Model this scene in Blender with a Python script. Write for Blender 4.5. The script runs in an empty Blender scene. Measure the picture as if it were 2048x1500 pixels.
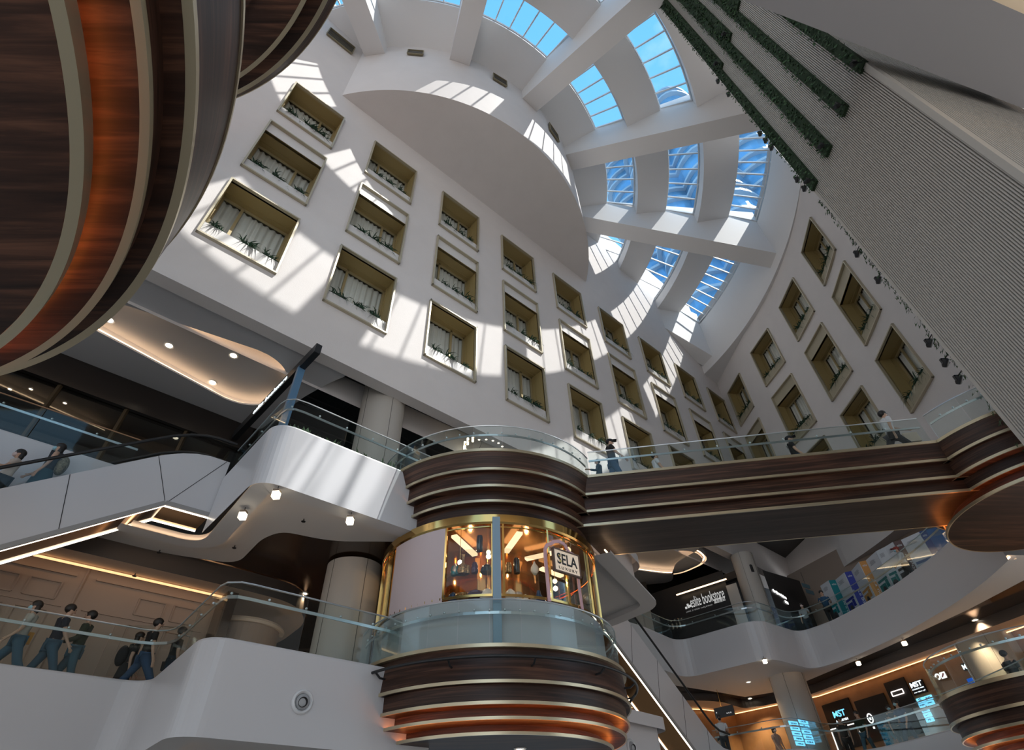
# Shopping-mall atrium seen from the ground floor, looking up: curved hotel facades, ring skylight, round shop tower
import bpy, bmesh, math, random
from mathutils import Vector, Matrix
random.seed(7)
sc = bpy.context.scene
COL = sc.collection
PI = math.pi
sin, cos, rad = math.sin, math.cos, math.radians

# ------------------------------------------------------------------ camera (stands at the origin, eye height z = 0)
F_PX, PITCH, ROLL = 1077.15, rad(42.9155), rad(-2.4132)
cam_d = bpy.data.cameras.new('camera')
cam = bpy.data.objects.new('camera', cam_d)
COL.objects.link(cam)
cam_d.sensor_width = 36.0
cam_d.lens = 36.0 * F_PX / 2048
cam_d.clip_start, cam_d.clip_end = 0.05, 2000
cam.rotation_euler = (Matrix.Rotation(PI / 2 + PITCH, 3, 'X') @ Matrix.Rotation(ROLL, 3, 'Z')).to_euler()
sc.camera = cam
CP, SP, CR, SR = cos(PITCH), sin(PITCH), cos(ROLL), sin(ROLL)


def ray(px, py):
    a, b = px - 1024, py - 750
    X, Y = (CR * a + SR * b) / F_PX, -(-SR * a + CR * b) / F_PX
    return Vector((X, CP - Y * SP, SP + Y * CP))


def at_z(px, py, z):
    d = ray(px, py)
    return d * (z / d.z)


def on_wall(px, py, a, b):
    """point of a view ray on the vertical plane through plan points a and b"""
    n = Vector((b[1] - a[1], a[0] - b[0]))
    d = ray(px, py)
    return d * ((n.x * a[0] + n.y * a[1]) / (n.x * d.x + n.y * d.y))


# ------------------------------------------------------------------ materials
MATS = {}


def mat(name, col, rough=0.5, metal=0.0, spec=0.5, emit=None, strength=0.0, bump=0.0, bscale=40.0, var=0.0, vscale=3.0, coat=0.0):
    if name in MATS:
        return MATS[name]
    m = bpy.data.materials.new(name)
    m.use_nodes = True
    nt = m.node_tree
    b = nt.nodes['Principled BSDF']
    b.inputs['Base Color'].default_value = (*col, 1)
    b.inputs['Roughness'].default_value = rough
    b.inputs['Metallic'].default_value = metal
    b.inputs['Specular IOR Level'].default_value = spec
    b.inputs['Coat Weight'].default_value = coat
    if emit:
        b.inputs['Emission Color'].default_value = (*emit, 1)
        b.inputs['Emission Strength'].default_value = strength
    if bump or var:
        tc = nt.nodes.new('ShaderNodeTexCoord')
        nz = nt.nodes.new('ShaderNodeTexNoise')
        nt.links.new(tc.outputs['Object'], nz.inputs['Vector'])
        nz.inputs['Detail'].default_value = 4
        if bump:
            nz.inputs['Scale'].default_value = bscale
            bp = nt.nodes.new('ShaderNodeBump')
            bp.inputs['Strength'].default_value = bump
            bp.inputs['Distance'].default_value = 0.02
            nt.links.new(nz.outputs['Fac'], bp.inputs['Height'])
            nt.links.new(bp.outputs['Normal'], b.inputs['Normal'])
        if var:
            n2 = nt.nodes.new('ShaderNodeTexNoise')
            n2.inputs['Scale'].default_value = vscale
            n2.inputs['Detail'].default_value = 3
            nt.links.new(tc.outputs['Object'], n2.inputs['Vector'])
            r = nt.nodes.new('ShaderNodeValToRGB')
            r.color_ramp.elements[0].position, r.color_ramp.elements[1].position = 0.3, 0.7
            r.color_ramp.elements[0].color = (*[c * (1 - var) for c in col], 1)
            r.color_ramp.elements[1].color = (*[min(1, c * (1 + var)) for c in col], 1)
            nt.links.new(n2.outputs['Fac'], r.inputs['Fac'])
            nt.links.new(r.outputs['Color'], b.inputs['Base Color'])
    MATS[name] = m
    return m


def wood(name, dark, mid, light, rough=0.34, us=0.55, vs=16.0):
    """walnut veneer: long streaks along u of the UV map (metres)"""
    m = bpy.data.materials.new(name)
    m.use_nodes = True
    nt = m.node_tree
    b = nt.nodes['Principled BSDF']
    uv = nt.nodes.new('ShaderNodeUVMap')
    mp = nt.nodes.new('ShaderNodeMapping')
    mp.inputs['Scale'].default_value = (us, vs, 1)
    nt.links.new(uv.outputs['UV'], mp.inputs['Vector'])
    n1 = nt.nodes.new('ShaderNodeTexNoise')
    n1.inputs['Scale'].default_value = 1.0
    n1.inputs['Detail'].default_value = 8
    n1.inputs['Roughness'].default_value = 0.62
    n1.inputs['Distortion'].default_value = 0.6
    nt.links.new(mp.outputs['Vector'], n1.inputs['Vector'])
    mp2 = nt.nodes.new('ShaderNodeMapping')
    mp2.inputs['Scale'].default_value = (us * 0.5, vs * 0.22, 1)
    nt.links.new(uv.outputs['UV'], mp2.inputs['Vector'])
    n2 = nt.nodes.new('ShaderNodeTexNoise')
    n2.inputs['Scale'].default_value = 1.0
    n2.inputs['Detail'].default_value = 2
    nt.links.new(mp2.outputs['Vector'], n2.inputs['Vector'])
    mx = nt.nodes.new('ShaderNodeMath')
    mx.operation = 'MULTIPLY_ADD'
    mx.inputs[1].default_value = 0.6
    nt.links.new(n1.outputs['Fac'], mx.inputs[0])
    m2 = nt.nodes.new('ShaderNodeMath')
    m2.operation = 'MULTIPLY'
    m2.inputs[1].default_value = 0.4
    nt.links.new(n2.outputs['Fac'], m2.inputs[0])
    nt.links.new(m2.outputs[0], mx.inputs[2])
    r = nt.nodes.new('ShaderNodeValToRGB')
    e = r.color_ramp.elements
    e[0].position, e[0].color = 0.36, (*dark, 1)
    e[1].position, e[1].color = 0.66, (*light, 1)
    k = e.new(0.5)
    k.color = (*mid, 1)
    nt.links.new(mx.outputs[0], r.inputs['Fac'])
    nt.links.new(r.outputs['Color'], b.inputs['Base Color'])
    b.inputs['Roughness'].default_value = rough
    b.inputs['Specular IOR Level'].default_value = 0.32
    MATS[name] = m
    return m


def glass(name, tint, refl=0.5, rough=0.03, base=0.04):
    """thin architectural glass: tinted transparency with a Fresnel reflection"""
    m = bpy.data.materials.new(name)
    m.use_nodes = True
    nt = m.node_tree
    nt.nodes.remove(nt.nodes['Principled BSDF'])
    out = nt.nodes['Material Output']
    t = nt.nodes.new('ShaderNodeBsdfTransparent')
    t.inputs['Color'].default_value = (*tint, 1)
    g = nt.nodes.new('ShaderNodeBsdfGlossy')
    g.inputs['Roughness'].default_value = rough
    g.inputs['Color'].default_value = (0.95, 1, 1, 1)
    lw = nt.nodes.new('ShaderNodeLayerWeight')
    lw.inputs['Blend'].default_value = 0.25
    ma = nt.nodes.new('ShaderNodeMath')
    ma.operation = 'MULTIPLY_ADD'
    ma.inputs[1].default_value = refl
    ma.inputs[2].default_value = base
    nt.links.new(lw.outputs['Fresnel'], ma.inputs[0])
    mx = nt.nodes.new('ShaderNodeMixShader')
    nt.links.new(ma.outputs[0], mx.inputs['Fac'])
    nt.links.new(t.outputs[0], mx.inputs[1])
    nt.links.new(g.outputs[0], mx.inputs[2])
    nt.links.new(mx.outputs[0], out.inputs['Surface'])
    MATS[name] = m
    return m


def emis(name, col, s):
    if name in MATS:
        return MATS[name]
    m = bpy.data.materials.new(name)
    m.use_nodes = True
    nt = m.node_tree
    nt.nodes.remove(nt.nodes['Principled BSDF'])
    e = nt.nodes.new('ShaderNodeEmission')
    e.inputs['Color'].default_value = (*col, 1)
    e.inputs['Strength'].default_value = s
    nt.links.new(e.outputs[0], nt.nodes['Material Output'].inputs['Surface'])
    MATS[name] = m
    return m


PLASTER = mat('wall_plaster', (0.66, 0.625, 0.61), 0.75, bump=0.25, bscale=30, var=0.02, vscale=1.2)
CEILW = mat('ceiling_white', (0.72, 0.71, 0.705), 0.6)
SOFFITW = mat('soffit_grey', (0.56, 0.55, 0.545), 0.7)
SOFFITD = mat('soffit_taupe', (0.33, 0.30, 0.285), 0.7)
SHELL = mat('white_shell', (0.56, 0.55, 0.56), 0.28, spec=0.4)
WOODM = wood('walnut', (0.010, 0.005, 0.003), (0.042, 0.019, 0.012), (0.135, 0.062, 0.038), rough=0.4)
WOODB = wood('walnut_board', (0.011, 0.005, 0.003), (0.042, 0.018, 0.011), (0.14, 0.062, 0.036), rough=0.5, us=0.45, vs=7.0)
GOLD = mat('champagne_metal', (0.60, 0.52, 0.36), 0.33, metal=0.85)
BRASS = mat('polished_brass', (0.72, 0.46, 0.16), 0.12, metal=1.0)
OLIVE = mat('bronze_paint', (0.33, 0.245, 0.10), 0.5, metal=0.15)
FRAMEM = mat('window_frame_metal', (0.47, 0.42, 0.31), 0.4, metal=0.4)
STEEL = mat('brushed_steel', (0.62, 0.66, 0.68), 0.28, metal=0.9)
BLACKM = mat('black_metal', (0.012, 0.013, 0.015), 0.45)
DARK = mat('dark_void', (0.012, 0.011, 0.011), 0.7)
DARKB = mat('dark_brown_gloss', (0.035, 0.018, 0.010), 0.18, spec=0.6)
COPPER = mat('copper_mirror', (0.36, 0.20, 0.09), 0.13, metal=0.9)
RUBBER = mat('black_rubber', (0.01, 0.01, 0.011), 0.4)
BLUEP = mat('blue_steel_paint', (0.09, 0.19, 0.31), 0.4)
BLUEG = mat('grey_blue_paint', (0.22, 0.32, 0.40), 0.4)
FLOORM = mat('stone_floor', (0.52, 0.47, 0.42), 0.3)
CONC = mat('column_panel', (0.42, 0.39, 0.35), 0.5)
GLASS = glass('balustrade_glass', (0.915, 0.955, 0.95), refl=0.20, base=0.012)
PANEG = glass('window_glass', (0.92, 0.95, 0.95), refl=0.5, base=0.06)
SKYG = glass('skylight_glass', (0.93, 0.97, 1.0), refl=0.25, base=0.01)
TINTG = glass('dark_shop_glass', (0.42, 0.42, 0.42), refl=0.6, base=0.06)
LED = emis('warm_led', (1.0, 0.66, 0.40), 6.0)
LEDW = emis('line_led', (1.0, 0.87, 0.72), 4.0)
LEDO = emis('amber_led', (1.0, 0.27, 0.055), 14.0)
LAMPW = emis('lamp_warm', (1.0, 0.85, 0.65), 9.0)
CURTAIN = mat('curtain_fabric', (0.78, 0.76, 0.70), 0.9)
LEAF = mat('leaf_green', (0.035, 0.085, 0.05), 0.5, var=0.5, vscale=6)
LEAF2 = mat('moss_green', (0.018, 0.055, 0.014), 0.7, var=0.7, vscale=9)
POTW = mat('planter_white', (0.66, 0.64, 0.62), 0.5)


# ------------------------------------------------------------------ mesh builder
class MB:
    def __init__(s):
        s.v, s.f, s.uv = [], [], []

    def poly(s, pts, uv=None):
        i = len(s.v)
        s.v += [tuple(p) for p in pts]
        s.f.append(tuple(range(i, i + len(pts))))
        s.uv.append(uv or [(p[0], p[1]) for p in pts])

    def quad(s, a, b, c, d, uv=None):
        s.poly((a, b, c, d), uv)

    def box(s, c, size, M=None):
        x, y, z = [k / 2 for k in size]
        P = [Vector((sx * x, sy * y, sz * z)) + Vector(c) for sz in (-1, 1) for sx, sy in ((-1, -1), (1, -1), (1, 1), (-1, 1))]
        if M is not None:
            P = [M @ p for p in P]
        i = len(s.v)
        s.v += [tuple(p) for p in P]
        for f in ((3, 2, 1, 0), (4, 5, 6, 7), (0, 1, 5, 4), (1, 2, 6, 5), (2, 3, 7, 6), (3, 0, 4, 7)):
            s.f.append(tuple(i + k for k in f))
            s.uv.append([(0, 0), (1, 0), (1, 1), (0, 1)])
        return s

    def hexa(s, P):
        """8 corners: bottom ring then top ring"""
        i = len(s.v)
        s.v += [tuple(p) for p in P]
        for f in ((3, 2, 1, 0), (4, 5, 6, 7), (0, 1, 5, 4), (1, 2, 6, 5), (2, 3, 7, 6), (3, 0, 4, 7)):
            s.f.append(tuple(i + k for k in f))
            q = [Vector(P[k]) for k in f]
            L, H = (q[1] - q[0]).length, (q[3] - q[0]).length
            s.uv.append([(0, 0), (L, 0), (L, H), (0, H)] if L >= H else [(0, 0), (0, L), (H, L), (H, 0)])
        return s

    def bar(s, a, b, w, h, up=(0, 0, 1)):
        a, b = Vector(a), Vector(b)
        d = (b - a).normalized()
        r = d.cross(Vector(up))
        if r.length < 1e-6:
            r = d.cross(Vector((1, 0, 0)))
        r.normalize()
        u = r.cross(d)
        P = []
        for p in (a, b):
            P.append([p - r * w / 2 - u * h / 2, p + r * w / 2 - u * h / 2, p + r * w / 2 + u * h / 2, p - r * w / 2 + u * h / 2])
        return s.hexa([P[0][0], P[0][1], P[1][1], P[1][0], P[0][3], P[0][2], P[1][2], P[1][3]])

    def prism(s, pts, z0, z1, caps=(True, True), side=True):
        """extrude a plan polygon; pts counter-clockwise seen from above"""
        n = len(pts)
        L = 0
        if side:
            for k in range(n):
                a, b = pts[k], pts[(k + 1) % n]
                l = math.hypot(b[0] - a[0], b[1] - a[1])
                s.quad((a[0], a[1], z0), (b[0], b[1], z0), (b[0], b[1], z1), (a[0], a[1], z1), [(L, z0), (L + l, z0), (L + l, z1), (L, z1)])
                L += l
        if caps[0]:
            s.poly([(p[0], p[1], z0) for p in reversed(pts)])
        if caps[1]:
            s.poly([(p[0], p[1], z1) for p in pts])
        return s

    def sweep(s, c, prof, a0=0, a1=360, n=96, flat_uv=None):
        """revolve a profile [(R, z)...] about the vertical through plan point c; azimuth clockwise from +y"""
        full = abs(a1 - a0) >= 359.9
        A = [rad(a0 + (a1 - a0) * k / n) for k in range(n + 1)]
        i0 = len(s.v)
        for a in A:
            for R, z in prof:
                s.v.append((c[0] + R * sin(a), c[1] + R * cos(a), z))
        m = len(prof)
        Lp = [0]
        for k in range(1, m):
            Lp.append(Lp[-1] + math.hypot(prof[k][0] - prof[k - 1][0], prof[k][1] - prof[k - 1][1]))
        Rm = max(p[0] for p in prof)
        for k in range(n):
            for j in range(m - 1):
                q = (i0 + k * m + j, i0 + (k + 1) * m + j, i0 + (k + 1) * m + j + 1, i0 + k * m + j + 1)
                s.f.append(q)
                if flat_uv is not None and abs(prof[j][1] - prof[j + 1][1]) < abs(prof[j][0] - prof[j + 1][0]):
                    ca, sa = cos(flat_uv), sin(flat_uv)
                    s.uv.append([(s.v[t][0] * ca + s.v[t][1] * sa, -s.v[t][0] * sa + s.v[t][1] * ca) for t in q])
                else:
                    s.uv.append([(A[k] * Rm, Lp[j]), (A[k + 1] * Rm, Lp[j]), (A[k + 1] * Rm, Lp[j + 1]), (A[k] * Rm, Lp[j + 1])])
        return s

    def disc(s, c, R, z, n=96, ang=0.0, up=False):
        pts = [(c[0] + R * sin(2 * PI * k / n), c[1] + R * cos(2 * PI * k / n), z) for k in range(n)]
        if up:
            pts.reverse()
        ca, sa = cos(ang), sin(ang)
        s.poly(pts, [(p[0] * ca + p[1] * sa, -p[0] * sa + p[1] * ca) for p in pts])
        return s

    def tube(s, path, r, n=8, closed=False, caps=True):
        path = [Vector(p) for p in path]
        m = len(path)
        i0 = len(s.v)
        up = Vector((0, 0, 1))
        rr = r if isinstance(r, (list, tuple)) else [r] * m
        px = None
        for k, p in enumerate(path):
            a = path[(k - 1) % m] if (closed or k) else p
            b = path[(k + 1) % m] if (closed or k < m - 1) else p
            d = (b - a).normalized()
            if px is None:
                x = d.cross(up)
                if x.length < 1e-4:
                    x = d.cross(Vector((1, 0, 0)))
            else:
                x = px - d * px.dot(d)
            x.normalize()
            px = x
            y = d.cross(x)
            for q in range(n):
                t = 2 * PI * q / n
                s.v.append(tuple(p + (x * cos(t) + y * sin(t)) * rr[k]))
        for k in range(m if closed else m - 1):
            for q in range(n):
                k2 = (k + 1) % m
                s.f.append((i0 + k * n + q, i0 + k * n + (q + 1) % n, i0 + k2 * n + (q + 1) % n, i0 + k2 * n + q))
                s.uv.append([(0, 0), (1, 0), (1, 1), (0, 1)])
        if caps and not closed:
            s.f.append(tuple(i0 + q for q in reversed(range(n))))
            s.uv.append([(0, 0)] * n)
            s.f.append(tuple(i0 + (m - 1) * n + q for q in range(n)))
            s.uv.append([(0, 0)] * n)
        return s

    def lathe(s, c, prof, n=20):
        i0 = len(s.v)
        m = len(prof)
        for k in range(n):
            t = 2 * PI * k / n
            for r, z in prof:
                s.v.append((c[0] + r * cos(t), c[1] + r * sin(t), c[2] + z))
        for k in range(n):
            k2 = (k + 1) % n
            for j in range(m - 1):
                s.f.append((i0 + k * m + j, i0 + k2 * m + j, i0 + k2 * m + j + 1, i0 + k * m + j + 1))
                s.uv.append([(0, 0), (1, 0), (1, 1), (0, 1)])
        return s

    def ball(s, c, r, n=10, sq=(1, 1, 1)):
        prof = [(max(1e-4, r * sin(PI * k / n)), -r * cos(PI * k / n)) for k in range(n + 1)]
        i0 = len(s.v)
        s.lathe((0, 0, 0), prof, n * 2)
        for k in range(i0, len(s.v)):
            v = s.v[k]
            s.v[k] = (c[0] + v[0] * sq[0], c[1] + v[1] * sq[1], c[2] + v[2] * sq[2])
        return s

    def xf(s, M):
        s.v = [tuple(M @ Vector(v)) for v in s.v]
        return s

    def build(s, name, m, parent=None, smooth=None, M=None):
        me = bpy.data.meshes.new(name)
        me.from_pydata(s.v, [], s.f)
        uvl = me.uv_layers.new(name='UVMap')
        flat = [c for f in s.uv for p in f for c in p]
        if len(flat) == 2 * len(me.loops):
            uvl.data.foreach_set('uv', flat)
        me.materials.append(m)
        if smooth:
            me.polygons.foreach_set('use_smooth', [True] * len(me.polygons))
            me.set_sharp_from_angle(angle=rad(smooth))
        me.update()
        o = bpy.data.objects.new(name, me)
        COL.objects.link(o)
        if parent:
            o.parent = parent
        if M is not None:
            o.matrix_world = M
        return o


def tag(o, label=None, cat=None, group=None, kind=None):
    if label: o['label'] = label
    if cat: o['category'] = cat
    if group: o['group'] = group
    if kind: o['kind'] = kind
    return o


def empty(name, loc=(0, 0, 0), rz=0.0, label=None, cat=None, group=None, kind=None):
    o = bpy.data.objects.new(name, None)
    o.empty_display_size = 0.1
    COL.objects.link(o)
    o.location = loc
    o.rotation_euler = (0, 0, rz)
    return tag(o, label, cat, group, kind)


def dup(root, label=None, M=None, group=None):
    r = root.copy()
    COL.objects.link(r)
    if M is not None:
        r.matrix_basis = M
    if label: r['label'] = label
    if group: r['group'] = group
    for ch in list(root.children):
        c = ch.copy()
        COL.objects.link(c)
        c.parent = r
        for g in list(ch.children):
            d = g.copy()
            COL.objects.link(d)
            d.parent = c
    return r


def struct(o, label=None, cat=None):
    return tag(o, label, cat, None, 'structure')


def azp(c, R, a):
    return (c[0] + R * sin(rad(a)), c[1] + R * cos(rad(a)))


def offs(path, d, closed=False):
    """offset a plan polyline to its left by d (mitred)"""
    n = len(path)
    out = []
    for k in range(n):
        p = Vector(path[k][:2])
        a = Vector(path[(k - 1) % n][:2]) if (k or closed) else None
        b = Vector(path[(k + 1) % n][:2]) if (k < n - 1 or closed) else None
        ns = []
        if a is not None and (p - a).length > 1e-6:
            t = (p - a).normalized(); ns.append(Vector((-t.y, t.x)))
        if b is not None and (b - p).length > 1e-6:
            t = (b - p).normalized(); ns.append(Vector((-t.y, t.x)))
        if len(ns) == 2:
            m = ns[0] + ns[1]
            m = m / max(0.35, m.length ** 2 / 2) if m.length > 1e-6 else ns[0]
        else:
            m = ns[0]
        out.append((p.x + m.x * d, p.y + m.y * d))
    return out


def rounded(path, r, n=6):
    """round the inner corners of an open plan polyline"""
    out = [tuple(path[0])]
    for k in range(1, len(path) - 1):
        p, a, b = Vector(path[k]), Vector(path[k - 1]), Vector(path[k + 1])
        ra = min(r, (p - a).length * 0.45, (p - b).length * 0.45)
        s, e = p + (a - p).normalized() * ra, p + (b - p).normalized() * ra
        for j in range(n + 1):
            t = j / n
            q = s * (1 - t) ** 2 + p * 2 * t * (1 - t) + e * t * t
            out.append((q.x, q.y))
    out.append(tuple(path[-1]))
    return out


def resample(path, step):
    P = [Vector(p) for p in path]
    L = [0]
    for k in range(1, len(P)):
        L.append(L[-1] + (P[k] - P[k - 1]).length)
    n = max(1, round(L[-1] / step))
    out = []
    for i in range(n + 1):
        t = L[-1] * i / n
        k = 1
        while k < len(P) - 1 and L[k] < t:
            k += 1
        f = (t - L[k - 1]) / max(1e-9, L[k] - L[k - 1])
        out.append(P[k - 1].lerp(P[k], f))
    return out


ORD = ['first', 'second', 'third', 'fourth', 'fifth', 'sixth', 'seventh', 'eighth', 'ninth', 'tenth', 'eleventh', 'twelfth', 'thirteenth', 'fourteenth', 'fifteenth', 'sixteenth']
L2, L3, L4 = 3.215, 7.575, 11.83


def on_cyl(px, py, c, R):
    """near hit of a view ray with the vertical cylinder about plan point c: (azimuth deg about c, point)"""
    d = ray(px, py)
    a = d.x * d.x + d.y * d.y
    b = -2 * (d.x * c[0] + d.y * c[1])
    q = c[0] ** 2 + c[1] ** 2 - R * R
    t = (-b - math.sqrt(max(0, b * b - 4 * a * q))) / (2 * a)
    p = d * t
    return math.degrees(math.atan2(p.x - c[0], p.y - c[1])), p


def plate(loops, z, name, m, parent=None, thick=0.0):
    """flat plate with holes: first loop outside, the rest holes"""
    bm = bmesh.new()
    es = []
    for L in loops:
        vs = [bm.verts.new((p[0], p[1], z)) for p in L]
        for k in range(len(vs)):
            es.append(bm.edges.new((vs[k], vs[(k + 1) % len(vs)])))
    bmesh.ops.triangle_fill(bm, use_beauty=True, use_dissolve=False, edges=es, normal=(0, 0, 1))
    uvl = bm.loops.layers.uv.new('UVMap')
    for f in bm.faces:
        for l in f.loops:
            l[uvl].uv = (l.vert.co.x, l.vert.co.y)
    me = bpy.data.meshes.new(name)
    bm.to_mesh(me)
    bm.free()
    me.materials.append(m)
    o = bpy.data.objects.new(name, me)
    COL.objects.link(o)
    if parent: o.parent = parent
    return o


def ribbon(path, z0, z1, name, m, closed=False, parent=None, smooth=40):
    """vertical strip along a plan path"""
    b = MB()
    L = 0
    n = len(path)
    for k in range(n if closed else n - 1):
        a, c = path[k], path[(k + 1) % n]
        l = math.hypot(c[0] - a[0], c[1] - a[1])
        b.quad((a[0], a[1], z0), (c[0], c[1], z0), (c[0], c[1], z1), (a[0], a[1], z1), [(L, z0), (L + l, z0), (L + l, z1), (L, z1)])
        L += l
    return b.build(name, m, parent)


def text(s, size, M, m, parent=None, name='lettering', ext=0.012, align='LEFT', bold=0.0, sx=1.0, shear=0.0, space=1.0):
    cu = bpy.data.curves.new(name, 'FONT')
    cu.body = s
    cu.size = size
    cu.extrude = ext
    cu.offset = bold
    cu.align_x = align
    cu.shear = shear
    cu.space_character = space
    o = bpy.data.objects.new(name, cu)
    COL.objects.link(o)
    cu.materials.append(m)
    o.matrix_world = M @ Matrix.Diagonal((sx, 1, 1, 1))
    if parent:
        o.parent = parent
        o.matrix_parent_inverse = parent.matrix_basis.inverted()
    return o


def face_M(p, right, up=(0, 0, 1)):
    """matrix: x along right, y along up, z out of the face"""
    r, u = Vector(right).normalized(), Vector(up).normalized()
    n = r.cross(u)
    return Matrix(((r.x, u.x, n.x, p[0]), (r.y, u.y, n.y, p[1]), (r.z, u.z, n.z, p[2]), (0, 0, 0, 1)))
# ================================================================== HOTEL FACADES AND SKYLIGHT
AL = rad(46.917)
DL = Vector((sin(AL), cos(AL), 0))
NL = Vector((DL.y, -DL.x, 0))
OL = Vector((-9.0, 8.3424, 0))
C = (-5.806, 20.357)                     # centre of the round skylight
DK = (-0.81, 13.98)                      # axis of the round shop tower
WD = (-9.97, -1.35)                      # axis of the big round deck on the left
ROWS = [(22.716, 25.829), (18.073, 21.771), (13.942, 17.110)]   # sill and head of the three window rows
CU, WU = 3.9697, 2.3984


def fac(u, z, off=0.0):
    p = OL + DL * u + NL * off
    return Vector((p.x, p.y, z))


def holed_wall(fn, us, zs, holes, thick, name, m):
    """wall sheet with rectangular openings; fn(u, z, off) -> point"""
    b = MB()
    us, zs = sorted(set(us)), sorted(set(zs))
    for i in range(len(us) - 1):
        for j in range(len(zs) - 1):
            u, z = (us[i] + us[i + 1]) / 2, (zs[j] + zs[j + 1]) / 2
            if any(h[0] < u < h[1] and h[2] < z < h[3] for h in holes):
                continue
            P = [(us[i], zs[j]), (us[i + 1], zs[j]), (us[i + 1], zs[j + 1]), (us[i], zs[j + 1])]
            b.quad(*[fn(a, c, 0) for a, c in P])
            if thick:
                b.quad(*[fn(a, c, -thick) for a, c in reversed(P)])
    return b


holesL = []
for c in range(9):
    for (z0, z1) in ROWS:
        holesL.append((CU * c + 0.02, CU * c + WU - 0.02, z0 + 0.02, z1 - 0.02))
us = [-9, 34.6] + [k for h in holesL for k in h[:2]]
zs = [L4, 27.9, 37.5] + [k for h in holesL for k in h[2:]]
bl = holed_wall(fac, us, zs, holesL, 0, 'wall_left', PLASTER)
bl.quad(fac(-9, L4), fac(-9, L4, -0.45), fac(34.6, L4, -0.45), fac(34.6, L4))
bl.quad(fac(-9, L4, -1.6), fac(34.6, L4, -1.6), fac(34.6, 37.5, -1.6), fac(-9, 37.5, -1.6))
struct(bl.build('wall_left', PLASTER), 'pale plaster hotel facade with three rows of bronze windows above the left balconies', 'wall')

# right facade: gently curved plan
RC = (-6.226, 20.945)
RR = 23.42


def rplan(y):
    if y <= 26.6:
        return RC[0] + math.sqrt(max(0, RR * RR - (y - RC[1]) ** 2))
    x0 = RC[0] + math.sqrt(RR * RR - (26.6 - RC[1]) ** 2)
    return x0 + (15.95 - x0) * (y - 26.6) / 5.1


RY = []
y = 9.0
while y < 31.7:
    x = rplan(y)
    RY.append((x, y))
    y += 0.12
RY.append((15.95, 31.75))
RLEN = [0]
for k in range(1, len(RY)):
    RLEN.append(RLEN[-1] + math.hypot(RY[k][0] - RY[k - 1][0], RY[k][1] - RY[k - 1][1]))


def rs_of_y(y):
    k = min(range(len(RY)), key=lambda i: abs(RY[i][1] - y))
    return RLEN[k] + (y - RY[k][1]) * 1.02


def rpt(s, z, off=0.0):
    s = max(0, min(RLEN[-1] - 1e-6, s))
    k = 0
    while RLEN[k + 1] < s:
        k += 1
    t = (s - RLEN[k]) / (RLEN[k + 1] - RLEN[k])
    a, b = Vector(RY[k]), Vector(RY[k + 1])
    p = a.lerp(b, t)
    d = (b - a).normalized()
    n = Vector((-d.y, d.x))
    p = p + n * off
    return Vector((p.x, p.y, z))


RWIN = [(16.114, 18.458), (20.20, 22.59), (24.296, 26.608), (28.565, 30.782)]
holesR = []
for (y0, y1) in RWIN:
    for (z0, z1) in ROWS:
        holesR.append((rs_of_y(y0) + 0.02, rs_of_y(y1) - 0.02, z0 + 0.02, z1 - 0.02))
us = [RLEN[-1] * k / 40 for k in range(41)] + [k for h in holesR for k in h[:2]]
zs = [L4, 27.7] + [k for h in holesR for k in h[2:]]
br = holed_wall(rpt, us, zs, holesR, 0, 'wall_right', PLASTER)
for k in range(40):
    a, b = RLEN[-1] * k / 40, RLEN[-1] * (k + 1) / 40
    br.quad(rpt(a, L4), rpt(b, L4), rpt(b, L4, -0.6), rpt(a, L4, -0.6))
    br.quad(rpt(a, L4, -1.6), rpt(a, 27.7, -1.6), rpt(b, 27.7, -1.6), rpt(b, L4, -1.6))
    br.quad(rpt(a, 27.7), rpt(b, 27.7), rpt(b, 27.7, -1.6), rpt(a, 27.7, -1.6))
struct(br.build('wall_right', PLASTER), 'curved pale plaster hotel facade with bronze windows behind the footbridge', 'wall')

# curved wall bulging out above the left facade, with its flat underside
RB, ZB = 10.885, 27.88
b = MB()
b.sweep(C, [(RB, ZB), (RB, 35.0)], 76, 198, 90)
cs = [azp(C, RB, 78 + 119 * k / 80) for k in range(81)]
cs = [p for p in cs if (Vector((p[0], p[1], 0)) - OL).dot(NL) > -0.3]
b.poly([(p[0], p[1], ZB) for p in cs])
VENTS = [(171.2, 175.6, 32.95, 33.55), (145.6, 150.2, 32.95, 33.75), (122.5, 127.5, 32.6, 33.6)]
struct(b.build('wall_bulge', PLASTER, smooth=30), 'half-round white wall bulging above the left windows with a flat shaded underside', 'wall')
# upper wall right of the bulge
b = MB()
P = [fac(18.6, 27.9, -0.5), fac(34.8, 27.9, -0.5), fac(34.8, 37.5, -0.5), fac(18.6, 37.5, -0.5)]
b.quad(*P)
b.quad(fac(18.6, 27.9, 0), fac(18.6, 27.9, -0.5), fac(34.8, 27.9, -0.5), fac(34.8, 27.9, 0))
struct(b.build('wall_upper', PLASTER), 'plain white wall strip above the top window row up to the skylight', 'wall')


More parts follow.
